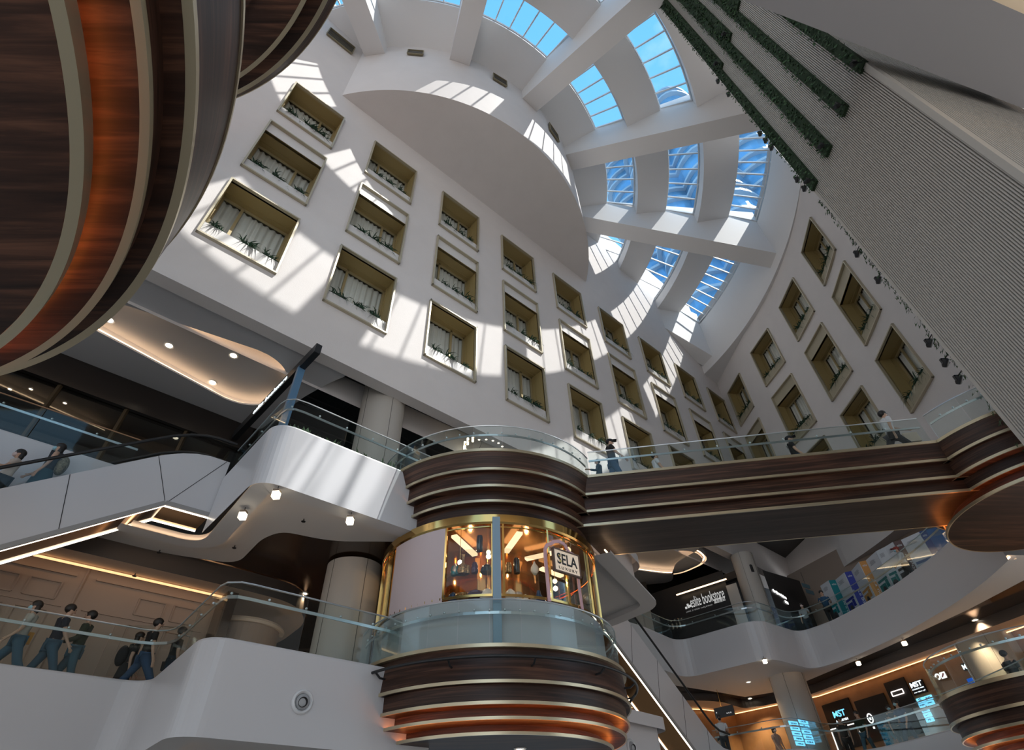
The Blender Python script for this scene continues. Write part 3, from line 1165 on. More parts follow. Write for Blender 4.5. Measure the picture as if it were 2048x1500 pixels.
for s in (.34, BWID - .34):
    m.bar((*(a + nv * s), 6.725), (*(bq + nv * s), 6.725), .03, .02)
m.xf(T).build('light_strip', emis('amber_led_soft', (1.0, 0.36, 0.10), 3.0), root)
BR_A, BR_B, BR_N, BR_D = a, bq, nv, dv


# ------------------------------------------------------------------ glass balustrades
def balustrade(path, z, h, label, side=1, step=1.2, closed=False, drop=0.22, clamps=True, cap=None, skip=None):
    P = resample(path, step)
    c = sum((Vector(p) for p in P), Vector((0, 0))) / len(P)
    root = empty('glass_balustrade', (P[0].x, P[0].y, z), 0, label, 'balustrade', 'glass balustrades')
    T = Matrix.Translation(-root.location)
    for k in range(len(P) - 1):
        p, q = P[k], P[k + 1]
        d = (q - p).normalized() * 0.008
        MB().bar((*(p + d), z + h / 2), (*(q - d), z + h / 2), 0.016, h).xf(T).build('glass_panel', GLASS, root)
    fine = resample(path, 0.25)
    MB().tube([(*p, z + h + .008) for p in fine], 0.016, 6).xf(T).build('top_rail', cap or STEEL, root)
    ins = offs([tuple(p) for p in fine], 0.09 * side)
    m = MB()
    for k in range(len(ins) - 1):
        m.bar((*ins[k], z + h - drop), (*ins[k + 1], z + h - drop), 0.018, 0.055)
    m.xf(T).build('handrail', STEEL, root)
    if clamps:
        m0 = None
        cp = resample(path, step * 0.5)
        ci = offs([tuple(p) for p in cp], 0.06 * side)
        for k in range(1, len(ci) - 1, 1):
            if m0 is None:
                m0 = MB().ball((0, 0, 0), .026, 6).build('clamp', STEEL, root, smooth=60)
                oc = m0
            else:
                oc = m0.copy()
                COL.objects.link(oc)
            oc.location = Vector((*ci[k], z + h - drop + .05)) - root.location
    return root


def arc(c, R, a0, a1, n=40):
    return [azp(c, R, a0 + (a1 - a0) * k / n) for k in range(n + 1)]


balustrade(arc(DK, 3.02, 248, 70), L2, 0.86, 'curved glass balustrade around the lamp shop on the lower round deck', side=1, step=.62)
balustrade(arc(DK, 3.15, 250, 118, 40), L3, 0.78, 'curved glass balustrade on the upper round deck with a candle chandelier behind it', side=1, step=.72)
o0, o1 = 1.95, 10.42
balustrade([tuple(bline(o0) + nv * .06), tuple(bline(o1) + nv * .06)], L3, 0.78, 'straight glass balustrade on the near side of the footbridge', side=1, step=1.7)
balustrade([tuple(bline(2.3) + nv * (BWID - .06)), tuple(bline(10.6) + nv * (BWID - .06))], L3, 0.78, 'straight glass balustrade on the far side of the footbridge', side=-1, step=1.7)
balustrade(arc(PC, 2.6, 250, 214, 14), L3, 0.78, 'short curved glass balustrade on the round deck at the right end of the footbridge', side=1, step=.7)
balustrade(arc(P2, 2.68, 320, 190, 40), L2, 0.95, 'curved glass balustrade on the lower right round deck', side=1, step=.62)

# dark tubular rail bracketed off the lower round deck
root = empty('wall_rail', (*azp(DK, 3.3, 190), 2.95), 0, 'dark tubular rail bracketed around the lower round walnut deck', 'rail')
T = Matrix.Translation(-root.location)
pth = [(*azp(DK, 3.32, 232 - 148 * k / 60), 2.95) for k in range(61)]
pth += [(*azp(DK, 3.32 - .02 * k * k, 84 - 4 * k), 2.95 - .05 * k) for k in range(1, 5)]
MB().tube(pth, .028, 8).xf(T).build('pipe', BLACKM, root, smooth=60)
for az_ in (218, 190, 162, 134, 108, 90):
    MB().tube([(*azp(DK, 3.32, az_), 2.94), (*azp(DK, 3.2, az_), 2.86), (*azp(DK, 3.04, az_), 2.86)], .02, 6).xf(T).build('bracket', BLACKM, root)
# ================================================================== LEFT BALCONIES (levels 2 and 3)
Z2 = 3.10                                 # top of the white parapet on level 2
K0, K1, K2, K3, K4 = (-1.9, 12.4), (-5.234, 9.248), (-7.62, 12.0), (-9.43, 10.36), (-17.0, 3.5)
OUT = rounded([K0, K1, K2, K3, K4], 0.55, 10)


def parapet(path, z0, z1, name, label, back=None):
    """white shell face along a plan path with a soft top edge and a thin floor edge"""
    b = MB()
    inn = offs(path, 0.0)
    r = 0.05
    rows = [(0.0, z0), (0.0, z1 - r), (r * .3, z1 - r * .3), (r, z1), (0.22, z1), (0.22, z1 - .3)]
    side = -1
    P = [[(*p, z) for p in offs(path, side * d)] for d, z in rows]
    for k in range(len(path) - 1):
        for j in range(len(rows) - 1):
            b.quad(P[j][k], P[j][k + 1], P[j + 1][k + 1], P[j + 1][k])
    o = b.build(name, SHELL, smooth=50)
    return struct(o, label, 'parapet')


parapet(OUT, 1.68, Z2, 'wall_parapet', 'white balcony front of level two at the lower left', None)
# level 3: continues into the opening behind the escalator
M3 = [K0, K1, (-7.35, 11.45)]
OUT3 = rounded(M3, 0.55, 10)
parapet(OUT3, 6.06, L3, 'wall_parapet_upper', 'white balcony front of level three with soft spot-lit patches, left of the round tower')
FARL = [(-9.45, 10.9), (-17.0, 3.9)]
parapet(FARL, 6.06, L3, 'wall_parapet_far', 'white slab edge of level three behind the left escalator')


def slab_under(path, z, backpts, name, label, lipw=0.42, up=0.16, m=SOFFITW, led=LED):
    """soffit lip, hidden light line and raised inner ceiling under a balcony"""
    inn = offs(path, -lipw)
    b = MB()
    for k in range(len(path) - 1):
        b.quad((*path[k], z), (*path[k + 1], z), (*inn[k + 1], z), (*inn[k], z))
        b.quad((*inn[k], z), (*inn[k + 1], z), (*inn[k + 1], z + .05), (*inn[k], z + .05))
    struct(b.build(name + '_lip', m), label + ', outer lip', 'ceiling')
    o2 = offs(path, -lipw + .14)
    mb = MB()
    mb.tube([(*p, z + .085) for p in o2], .022, 5)
    o = mb.build('cove_light', led)
    tag(o, 'warm light line hidden along the edge of the ' + label, 'lamp')
    out = offs(path, -.05)
    loop = [tuple(p) for p in out] + backpts
    o = plate([loop], z + up, name, m)
    struct(o, label, 'ceiling')
    return o


def trim_self(path):
    return path


inner2 = rounded([(-2.0, 12.75), (-4.66, 12.47), (-5.67, 11.84), (-6.27, 12.18), (-7.42, 13.53), (-8.87, 12.78), (-10.5, 11.4), (-17.5, 5.2)], 0.5, 6)
slab_under(OUT, 6.06, list(reversed(inner2)), 'ceiling_level_two', 'white ceiling over the level two balcony')
slab_under(OUT, 1.68, [(-17, 12), (-2, 16)], 'ceiling_level_one', 'white ceiling under the level two balcony')
# dark glossy ceiling zone, peach ceiling, panelled wall
o = plate([[(-1.5, 12.3), (-4.66, 12.2), (-5.67, 11.6), (-6.27, 11.9), (-7.42, 13.2), (-8.87, 12.5), (-18, 4.8), (-22, 9), (-9, 21), (2, 21)]], 6.32, 'ceiling_brown', DARKB)
struct(o, 'dark brown glossy ceiling zone on level two, left', 'ceiling')
PE = rounded([(-18.0, 4.4), (-10.47, 11.34), (-7.40, 14.17), (-6.35, 15.3), (-6.5, 16.8), (-7.91, 18.55), (-10, 20)], 0.7, 6)
o = plate([PE + [(-18, 14)]], 5.8, 'ceiling_peach', mat('peach_ceiling', (0.46, 0.36, 0.29), 0.6))
struct(o, 'lower beige ceiling in front of the panelled shop wall on level two', 'ceiling')
struct(ribbon(PE, 5.8, 6.3, 'ceiling_peach_edge', mat('edge_dark', (0.05, 0.04, 0.035), 0.4)), 'dark edge of the beige ceiling on level two', 'ceiling')
WP0, WP1 = Vector((-18.2, 5.4)), Vector((-8.25, 14.66))
wd = (WP1 - WP0).normalized()
wn = Vector((wd.y, -wd.x))


def wp(s, z, off=0.0):
    """on the panelled wall: s metres back from its right end"""
    p = WP1 - wd * s + wn * off
    return Vector((p.x, p.y, z))


PANELM = mat('beige_panelling', (0.40, 0.30, 0.235), 0.55)
b = MB()
b.quad(wp(13.5, 2.7), wp(0, 2.7), wp(0, 5.85), wp(13.5, 5.85))


def moulding(s0, s1, z0, z1, w=.035):
    for (p, q) in (((s0, z0), (s1, z0)), ((s1, z0), (s1, z1)), ((s1, z1), (s0, z1)), ((s0, z1), (s0, z0))):
        for e, off in ((w, .02), (w * .5, .035)):
            b.bar(wp(p[0], p[1], off), wp(q[0], q[1], off), e, e, (wn.x, wn.y, 0))


for g in range(4):
    s = 0.35 + g * 3.1
    for j in range(2 if g == 0 else 3):
        moulding(s + j * .82, s + j * .82 + .62, 5.0, 5.38)
        moulding(s + j * .82, s + j * .82 + .62, 3.35, 4.75)
    b.bar(wp(s - .2, 5.6, .03), wp(s + 2.5, 5.6, .03), .05, .06)
    b.bar(wp(s + 2.72, 2.8, .02), wp(s + 2.72, 5.8, .02), .05, .05)
    b.bar(wp(s - .2, 4.88, .02), wp(s + 2.5, 4.88, .02), .03, .03)
struct(b.build('wall_panelled', PANELM), 'beige shop wall with classical moulded panels on level two, left', 'wall')
o = MB().bar(wp(13.5, 5.74, .30), wp(-.1, 5.74, .30), .05, .04).build('cove_light', emis('amber_soft', (1.0, .55, .25), 1.6))
tag(o, 'amber light line along the top of the panelled wall on level two', 'lamp')
b = MB()
b.hexa([wp(0, 2.7, -.1), wp(-.28, 2.7, -.1), wp(-.28, 2.7, .75), wp(0, 2.7, .75), wp(0, 5.75, -.1), wp(-.28, 5.75, -.1), wp(-.28, 5.75, .75), wp(0, 5.75, .75)])
struct(b.build('wall_wing', DARKB), 'dark brown wing at the right end of the panelled wall', 'wall')
# rounded kiosk of panels farther back with a glowing rim
rk = arc((-7.9, 15.9), 0.95, 60, 235, 20)
struct(ribbon(rk, 2.7, 5.3, 'wall_round_booth', PANELM), 'rounded beige panelled booth wall behind the corner glass on level two', 'wall')
o = MB().tube([(*p, 5.33) for p in arc((-7.9, 15.9), 1.02, 60, 235, 24)], .07, 6).build('trim_booth', mat('cream_rim', (0.75, 0.62, 0.5), 0.4))
struct(o, 'curved cream rim on top of the rounded booth', 'trim')
b = MB()
b.quad((-24, 19, 1.0), (3, 22.5, 1.0), (3, 22.5, 7.4), (-24, 19, 7.4))
struct(b.build('wall_back_two', mat('brown_wall', (0.05, 0.03, 0.022), 0.6)), 'dark brown back wall of level two, left', 'wall')
o = plate([[K0, (-5.2, 9.5), (-7.62, 12.25), (-9.43, 10.6), (-17, 3.8), (-22, 9), (-9, 22), (3, 22)]], Z2 - .3, 'floor_level_two', FLOORM)
struct(o, 'stone floor of the level two balcony', 'floor')
o = plate([[K0, (-5.2, 9.5), (-7.0, 11.6), (-7.6, 12.2), (-8.6, 13.0), (-9.2, 11.3), (-17, 4.2), (-22, 9), (-9, 22), (3, 20)]], L3 - .28, 'floor_level_three', FLOORM)
struct(o, 'stone floor of the level three balcony', 'floor')


def column(c, R, z0, z1, nm, label, seams=5):
    b = MB().sweep(c, [(R, z0), (R, z1)], 0, 360, 48)
    o = b.build(nm, CONC, smooth=40)
    struct(o, label, 'column')
    s = MB()
    for k in range(seams):
        p = azp(c, R + .002, 140 + 360 * k / seams)
        s.bar((*p, z0), (*p, z1), .012, .012, (p[0] - c[0], p[1] - c[1], 0))
    s.build('seam', mat('seam_dark', (0.12, 0.11, 0.1), 0.8), o)
    return o


CL = (-4.47, 14.15)
column(CL, .73, Z2 - .3, 6.25, 'column_level_two', 'round beige panelled column on level two beside the lamp shop')
column(CL, .73, L3 - .3, 13.0, 'column_level_three', 'round beige panelled column on level three beside the dark unit')


def fun(u, n, z):
    """facade frame: u along the left facade, n in front of it"""
    return fac(u, z, n)


def fp(u, n):
    p = fac(u, 0, n)
    return (p.x, p.y)


# level-3 ceiling under the facade with an oval light cove
oval = []
for k in range(25):
    t = -PI / 2 + PI * k / 24
    oval.append((3.0 + 1.35 * abs(cos(t)) ** .85, -2.65 + 1.45 * (abs(sin(t)) ** .9) * (1 if sin(t) > 0 else -1)))
ov = [fp(-13, -4.1)] + [fp(-13, -1.2)] + [fp(*q) for q in oval]
ov2 = [fp(-13.2, -4.32)] + [fp(-13.2, -.98)] + [fp(3.0 + (q[0] - 3.0) * 1.17, -2.65 + (q[1] + 2.65) * 1.15) for q in oval]
OUTC = rounded([fp(-14, -.45), fp(5.6, -.45), fp(5.3, -1.2), fp(4.98, -2.4), fp(4.6, -5.05), fp(-14, -5.05)], .25, 5)
zc = L4 + .10
o = plate([OUTC, ov], zc, 'ceiling_level_three', mat('ceiling_cool_grey', (0.50, 0.50, 0.515), 0.6))
struct(o, 'light grey ceiling of level three below the left facade', 'ceiling')
struct(ribbon(ov, zc, zc + .06, 'ceiling_cove_edge', CEILW, True), 'edge of the long oval ceiling recess', 'ceiling')
o = plate([ov2], zc + .34, 'ceiling_cove_left', SOFFITW)
struct(o, 'long oval recessed ceiling with warm edge light, left', 'ceiling')
struct(ribbon(ov2, zc + .05, zc + .34, 'ceiling_cove_side', CEILW, True), 'side of the long oval ceiling recess', 'ceiling')
mid = [((p[0] + q[0]) / 2, (p[1] + q[1]) / 2) for p, q in zip(ov, ov2)]
o = MB().tube([(*p, zc + .11) for p in mid], .03, 5, closed=True).build('cove_light', LED)
tag(o, 'warm light line hidden around the long oval ceiling recess on level three', 'lamp')
# dark unit right of the arch
b = MB()
b.quad(fun(4.3, -9, 13.2), fun(30, -9, 13.2), fun(30, -.45, 13.2), fun(4.3, -.45, 13.2))
b.quad(fun(4.3, -7, L3 - .3), fun(30, -7, L3 - .3), fun(30, -7, 13.2), fun(4.3, -7, 13.2))
b.quad(fun(4.4, -7, zc), fun(4.4, -2, zc), fun(4.4, -2, 13.2), fun(4.4, -7, 13.2))
struct(b.build('wall_dark_unit', mat('dark_teal_void', (0.016, 0.022, 0.026), 0.7)), 'unfinished dark shop unit behind the column on level three', 'wall')
struct(ribbon(OUTC, zc, zc + 1.2, 'ceiling_arch_edge', DARK), 'curved edge of the level three ceiling against the dark unit', 'ceiling')
b = MB()
rr = random.Random(3)
for k in range(7):
    u = 5 + k * 1.7
    b.tube([tuple(fun(u, -6.5, 12.95)), tuple(fun(u + rr.uniform(-.6, .8), -.6, 12.9))], .035, 6)
for n_ in (-1.6, -3.4, -5.0):
    b.tube([tuple(fun(4.6, n_, 12.85)), tuple(fun(20, n_ + .2, 12.85))], .03, 6)
o = b.build('ceiling_pipes', BLACKM)
struct(o, 'bare black pipes under the ceiling of the dark unit', 'pipes')
# shop front behind level 3, far left
b = MB()
b.quad(fun(-16, -5.1, L3 - .3), fun(4.4, -5.1, L3 - .3), fun(4.4, -5.1, 10.9), fun(-16, -5.1, 10.9))
root = b.build('wall_shop_glass', TINTG)
struct(root, 'dark glass shop front on level three at the far left', 'wall')
b = MB()
b.quad(fun(-16, -9, L3 - .3), fun(6, -9, L3 - .3), fun(6, -9, 12.3), fun(-16, -9, 12.3))
b.quad(fun(-16, -9, 12.0), fun(6, -9, 12.0), fun(6, -5.05, 12.0), fun(-16, -5.05, 12.0))
struct(b.build('wall_shop_back', mat('shop_brown', (0.045, 0.028, 0.018), 0.5)), 'dark brown shop interior on level three, far left', 'wall')
b = MB()
for k in range(9):
    u = -11.5 + k * 1.75
    b.bar(fun(u, -5.05, L3), fun(u, -5.05, 11.0), .09, .1)
struct(b.build('trim_mullions', mat('bronze_mullion', (0.12, 0.085, 0.05), 0.35, metal=.6)), 'bronze mullions of the dark shop front', 'trim')
b = MB()
b.bar(fun(-16, -5.0, 10.95), fun(4.4, -5.0, 10.95), .14, .14)
b.quad(fun(-16, -5.06, 11.0), fun(4.4, -5.06, 11.0), fun(4.4, -5.06, zc), fun(-16, -5.06, zc))
struct(b.build('trim_transom', mat('transom_dark', (0.018, 0.014, 0.012), 0.3)), 'dark transom over the dark shop front', 'trim')

balustrade(offs(OUT3, -.10)[:], L3, .82, 'glass balustrade on the white level three balcony left of the round tower', side=-1, step=1.5)
balustrade(offs(OUT, -.10)[:], Z2, .95, 'glass balustrade along the lower left balcony of level two', side=-1, step=1.45)
balustrade(offs(FARL, -.08), L3, .85, 'glass balustrade with a timber handrail behind the left escalator', side=-1, step=1.9, cap=mat('timber_rail', (0.35, 0.19, 0.10), 0.45))


# ------------------------------------------------------------------ escalators
def escalator(name, near_top, d, far, zt, zb, slope, label, s_top=-1.2, th=1.05, joints=(0.0,)):
    """near_top: plan point of the near side above the upper kink; d: plan direction running down; far: plan vector to the other side"""
    d, far = Vector(d).normalized(), Vector(far)
    root = empty(name, (near_top[0], near_top[1], zt), 0, label, 'escalator', 'escalators')
    T = Matrix.Translation(-root.location)
    run = (zt - zb) / slope

    def Q(s, z, w):
        p = Vector(near_top) + d * s + far * w
        return (p.x, p.y, z)

    def zl(s):
        return zt - slope * min(max(s, 0), run)
    ss = [s_top, -.5, -.2, 0.1, .45, .8] + [.8 + (run - 1.4) * k / 6 for k in range(1, 7)] + [run - .2, run + .3, run + 1.2]

    def smooth_z(s):
        return sum(zl(s + o) for o in (-.5, -.25, 0, .25, .5)) / 5
    up = [(s, smooth_z(s) + .47) for s in ss]
    dn = [(s_top, zt - th), (0.0, zt - th), (run, zb - th), (run + 1.2, zb - th)]
    for w, sg in ((0, -1), (1, 1)):
        m = MB()
        e = .03 * sg
        pts = [Q(s, z, w) for s, z in up] + [Q(s, z, w) for s, z in reversed(dn)]
        pin = [Q(s, z, w - e) for s, z in up] + [Q(s, z, w - e) for s, z in reversed(dn)]
        m.poly(pts)
        m.poly(list(reversed(pin)))
        for k in range(len(pts)):
            k2 = (k + 1) % len(pts)
            m.quad(pts[k], pts[k2], pin[k2], pin[k])
        cl = m.xf(T).build('side_cladding', SHELL, root)
        for s in joints:
            j = MB()
            if isinstance(s, tuple):
                a_, b_ = s
            else:
                a_, b_ = s + .25, s - .15
            za = smooth_z(a_) + .46
            zb_ = (zt - th if b_ < 0 else zt - th - slope * b_) + .01
            j.bar(Q(a_, za, w - e * -.1), Q(b_, zb_, w - e * -.1), .014, .006, (far.x, far.y, 0))
            j.xf(T).build('joint', mat('joint_dark', (0.03, 0.03, 0.03), 0.7), cl).matrix_parent_inverse = Matrix()
        m = MB()
        for k in range(len(up) - 1):
            m.quad(Q(up[k][0], up[k][1], w), Q(up[k + 1][0], up[k + 1][1], w), Q(up[k + 1][0], up[k + 1][1] + .52, w), Q(up[k][0], up[k][1] + .52, w))
        m.xf(T).build('glass_side', GLASS, root)
        m = MB().tube([Q(s, z + .56, w) for s, z in up], .04, 8)
        m.xf(T).build('handrail', RUBBER, root, smooth=60)
        m = MB().bar(Q(s_top, zt - th - .02, w - sg * -.06 * -1), Q(0, zt - th - .02, w + .06 * -sg), .04, .03)
        m.bar(Q(0, zt - th - .02, w + .06 * -sg), Q(run, zb - th - .02, w + .06 * -sg), .04, .03)
        m.xf(T).build('light_strip', LEDW, root)
        m = MB()
        for k in range(len(dn) - 1):
            m.bar(Q(dn[k][0], dn[k][1] + .03, w), Q(dn[k + 1][0], dn[k + 1][1] + .03, w), .05, .10)
        m.xf(T).build('edge_trim', mat('trim_grey', (0.30, 0.29, 0.28), 0.4), root)
    m = MB()
    for k in range(len(dn) - 1):
        m.quad(Q(dn[k][0], dn[k][1], 0), Q(dn[k + 1][0], dn[k + 1][1], 0), Q(dn[k + 1][0], dn[k + 1][1], 1), Q(dn[k][0], dn[k][1], 1))
    m.quad(Q(s_top, zt - th, 0), Q(s_top, zt - th, 1), Q(s_top, zt + .4, 1), Q(s_top, zt + .4, 0))
    m.xf(T).build('underside', COPPER, root)
    s0 = None
    n = int(run / .4)
    for k in range(n):
        s = .2 + k * run / n
        if s0 is None:
            P = [Q(s - .2, -.2, .12), Q(s + .2, -.2, .12), Q(s + .2, -.2, .88), Q(s - .2, -.2, .88)]
            P += [(p[0], p[1], 0.0) for p in P]
            mm = MB().hexa([(p[0] - Q(s, 0, 0)[0], p[1] - Q(s, 0, 0)[1], p[2]) for p in P])
            s0 = mm.build('step', mat('step_metal', (0.18, 0.18, 0.18), 0.4, metal=.7), root)
            oc = s0
        else:
            oc = s0.copy()
            COL.objects.link(oc)
        oc.location = Vector(Q(s, zl(s) - .02, 0)) - root.location
    return root, Q, zl


ESC1, EQ, EZL = escalator('escalator', (-8.09, 10.85), (-.754, -.657), (-.68, .70), L3 - .02, Z2 - .3, .76,
                          'white escalator with glass sides rising on the left to level three', s_top=-.98, joints=((.55, 0.0), (-.9, 0.0), (1.9, 1.55), (3.4, 3.05), (4.9, 4.55)))
ESC2, EQ2, EZL2 = escalator('escalator', (2.25, 18.28), (.625, .78), (-.78, .625), L3 - .02, Z2 - .3, .60,
                            'white escalator descending behind the round tower towards the right', s_top=-.6, th=1.2, joints=((2.6, 2.2), (4.1, 3.7), (5.6, 5.2), (7.1, 6.7)))

# slab corner right of the tower
WB = [(1.6, 15.3), (3.78, 17.42), (2.75, 18.6), (1.2, 19.8)]
WBr = rounded([(1.9, 13.6), (3.78, 17.42), (2.6, 18.9), (0.2, 20.0)], .35, 6)
parapet(list(reversed(WBr)) if False else WBr, 6.06, L3, 'wall_parapet_corner', 'white slab corner right of the lamp shop with a sunlit face')
slab_under(WBr, 6.06, [(-1, 18), (-.5, 14)], 'ceiling_corner', 'white underside of the slab corner right of the lamp shop', lipw=.5)

# ================================================================== RIGHT WING (levels 2 and 3)
RO = [(0.6, 20.2), (3.2, 22.4), (5.01, 23.94), (7.02, 26.32), (9.82, 23.73), (12.31, 25.76)]
cv = [(12.31, 25.76), (13.1, 24.5), (13.55, 23.0), (13.9, 21.3), (14.05, 19.6), (14.08, 18.0), (13.95, 16.4), (13.7, 15.0)]
cvr = []
for k in range(len(cv) - 1):
    p0, p1, p2, p3 = [Vector(cv[max(0, min(len(cv) - 1, k + o))]) for o in (-1, 0, 1, 2)]
    for j in range(6):
        t = j / 6
        q = 0.5 * ((2 * p1) + (p2 - p0) * t + (2 * p0 - 5 * p1 + 4 * p2 - p3) * t * t + (3 * p1 - 3 * p2 + p3 - p0) * t ** 3)
        cvr.append((q.x, q.y))
cvr.append(cv[-1])
ROUT = rounded(RO[:-1] + [cvr[0]], .7, 8)[:-1]
full = rounded([RO[0], RO[1], RO[2]] + [RO[3]] + [RO[4]] + [RO[5]] + [cvr[6]], .75, 8)
ROUT = full[:-1] + cvr[6:]
ROUTR = list(reversed(ROUT))               # solid lies to the right of this direction
parapet(ROUTR if False else [p for p in ROUT], 6.06, L3, 'wall_parapet_right', 'long white curving balcony front of level three on the right') if False else None


def parapetR(path, z0, z1, name, label):
    rev = list(reversed(path))
    return parapet(rev, z0, z1, name, label)


parapetR(ROUT, 6.06, L3, 'wall_parapet_right', 'long white curving balcony front of level three on the right')
R2 = [p for p in ROUT]
parapetR(R2[12:], 1.68, Z2, 'wall_parapet_right_low', 'white balcony front of level two at the lower right')
back = [(15.71, 17.2), (15.28, 19.42), (14.37, 23.75), (13.03, 28.41), (12.11, 30.31), (10.97, 31.03), (9.42, 29.86), (7.48, 27.5), (4.4, 25.5), (0, 22.5)]
rv = list(reversed(ROUT))


def slab_underR(path, z, backpts, name, label, lipw=.22):
    return slab_under(list(reversed(path)), z, backpts, name, label, lipw=lipw, up=.14)


slab_underR(ROUT, 6.06, [(0, 22.5), (4.4, 25.5), (7.0, 28.2), (9.42, 29.86), (10.97, 31.03), (12.11, 30.31), (13.03, 28.41), (14.37, 23.75), (15.28, 19.42), (15.71, 15.2)],
            'ceiling_level_two_right', 'white ceiling over the level two walkway on the right')
o = plate([[(0, 22.4), (4.4, 25.4), (7, 28), (9.4, 29.6), (11, 30.7), (12, 30.0), (13, 28), (14.3, 23.5), (15.2, 19), (15.5, 15), (22, 15), (22, 38), (0, 38)]], 6.34, 'ceiling_gloss_right', mat('gloss_brown', (0.03, 0.02, 0.012), 0.08, spec=.8))
struct(o, 'dark glossy ceiling band on level two, right', 'ceiling')
pk = rounded([(3.0, 29.0), (9.56, 30.66), (11.40, 32.74), (12.53, 31.83), (13.83, 30.08), (15.26, 25.07), (17.16, 19.59), (18.2, 15.5)], .9, 6)
o = plate([pk + [(24, 16), (22, 38), (3, 38)]], 6.0, 'ceiling_beige_right', mat('peach_ceiling', (0.46, 0.36, 0.29), 0.6))
struct(o, 'lower beige ceiling before the shops on level two, right', 'ceiling')
struct(ribbon(pk, 6.0, 6.4, 'ceiling_beige_edge', mat('edge_dark', (0.05, 0.04, 0.035), 0.4)), 'dark edge of the beige ceiling, right', 'ceiling')
MW = [(5.0, 31.2), (8.9, 32.4), (11.15, 33.9), (12.6, 32.4), (14.5, 30.4), (15.7, 27.3), (16.6, 24.6), (18.1, 20.9), (19.2, 16.5)]
WOODL = mat('amber_wall', (0.30, 0.155, 0.065), 0.45, var=.15, vscale=2)
struct(ribbon(MW, 2.7, 6.0, 'wall_shops_right', WOODL), 'amber shop wall on level two at the right', 'wall')
o = MB().tube([(*p, 5.95) for p in offs(MW, -.28)], .02, 5).build('cove_light', emis('amber_line', (1.0, .5, .2), 4.0))
tag(o, 'amber light line along the top of the shop wall on level two, right', 'lamp')
fl = [p for p in R2[10:]] + [(22, 15), (22, 36), (3, 36), (1, 24)]
o = plate([fl], Z2 - .3, 'floor_level_two_right', FLOORM)
struct(o, 'stone floor of the right-hand walkway on level two', 'floor')
fl3 = [p for p in ROUT] + [(22, 14.5), (22, 36), (0, 36)]
o = plate([fl3], L3 - .28, 'floor_level_three_right', FLOORM)
struct(o, 'stone floor of the right-hand walkway on level three', 'floor')
column((11.75, 27.3), .74, Z2 - .3, 6.2, 'column_right', 'round beige column under the right balcony front')
column((17.35, 22.2), .95, Z2 - .3, 6.3, 'column_far_right', 'round beige column with an amber spot of light above the lower right deck')
balustrade(offs(ROUT, .10)[8:], L3, .82, 'long glass balustrade along the curving level three balcony on the right', side=1, step=2.2)
balustrade(offs(R2, .10)[26:], Z2, .95, 'glass balustrade along the level two walkway at the lower right', side=1, step=2.0)

# level-3 rear: bookstore wall, ceiling, exhibition wall
b = MB()
BW0, BW1 = Vector((6.9, 29.9)), Vector((11.6, 25.75))
bd = (BW1 - BW0).normalized()
bn = Vector((bd.y, -bd.x))
b.quad((*BW0, L3 - .3), (*(BW0 + bd * 4.4), L3 - .3), (*(BW0 + bd * 4.4), 11.0), (*BW0, 11.0))
struct(b.build('wall_bookstore', BLACKM), 'black shop wall of the bookstore on level three', 'wall')
b = MB()
sa, sb_ = [(Vector(on_wall(px, 1200, BW0, BW1)[:2]) - BW0).dot(bd) for px in (1461, 1484)]
b.quad((*(BW0 + bd * sa + bn * .06), L3 - .3), (*(BW0 + bd * sb_ + bn * .06), L3 - .3), (*(BW0 + bd * sb_ + bn * .06), 10.2), (*(BW0 + bd * sa + bn * .06), 10.2))
b.quad((*(BW0 + bd * -.9 + bn * .3), L3 - .3), (*(BW0 + bd * 0.0 + bn * .05), L3 - .3), (*(BW0 + bd * 0.0 + bn * .05), 10.6), (*(BW0 + bd * -.9 + bn * .3), 10.6))
struct(b.build('wall_bookstore_side', CONC), 'pale side panels either side of the black bookstore wall', 'wall')
column((11.5, 27.2), .55, L3 - .3, 11.8, 'column_bookstore', 'round beige column on level three right of the bookstore sign')
b = MB()
b.quad((-2, 30.5, L3 - .3), (7.0, 30.2, L3 - .3), (7.0, 30.2, L4), (-2, 30.5, L4))
b.quad((11.4, 30, L3 - .3), (16, 33, L3 - .3), (16, 33, L4), (11.4, 30, L4))
b.quad((-6, 33, L3 - .3), (16, 33, L3 - .3), (16, 33, 14), (-6, 33, 14))
b.quad((-6, 24, 13.5), (18, 24, 13.5), (18, 33, 13.5), (-6, 33, 13.5))
b.quad((-3, 21, L3 - .3), (-3, 33, L3 - .3), (-3, 33, 14), (-3, 21, 14))
struct(b.build('wall_back_three', mat('bookstore_dark', (0.02, 0.017, 0.014), 0.5)), 'dark back of level three around the bookstore', 'wall')
b = MB()
P0, P1 = Vector((14.9, 30.2)), Vector((19.5, 17.0))
b.quad((15.9, 31.7, L3 - .3), (*P0, L3 - .3), (*P0, L4), (15.9, 31.7, L4))
b.quad((*P0, L3 - .3), (17.4, 24.6, L3 - .3), (17.4, 24.6, L4), (*P0, L4))
b.quad((17.4, 24.6, L3 - .3), (*P1, L3 - .3), (*P1, L4), (17.4, 24.6, L4))
struct(b.build('wall_exhibition', mat('taupe_wall', (0.33, 0.26, 0.215), 0.6)), 'taupe wall behind the zigzag exhibition panels', 'wall')
CE = rounded([(-2, 22.3), fp(19.5, -.55), fp(25.6, -.55), fp(26.0, -2.6), (8.6, 30.6), (4.5, 31.2), (-2, 27.5)], .6, 6)
cz = L4 + .08
cov = rounded([(3.2, 26.0), (6.3, 26.55), (8.9, 26.5), (9.9, 28.0), (8.6, 29.6), (6.9, 29.0), (3.4, 27.4)], .8, 6)
o = plate([CE, cov], cz, 'ceiling_level_three_right', SOFFITW)
struct(o, 'white ceiling of level three behind the footbridge', 'ceiling')
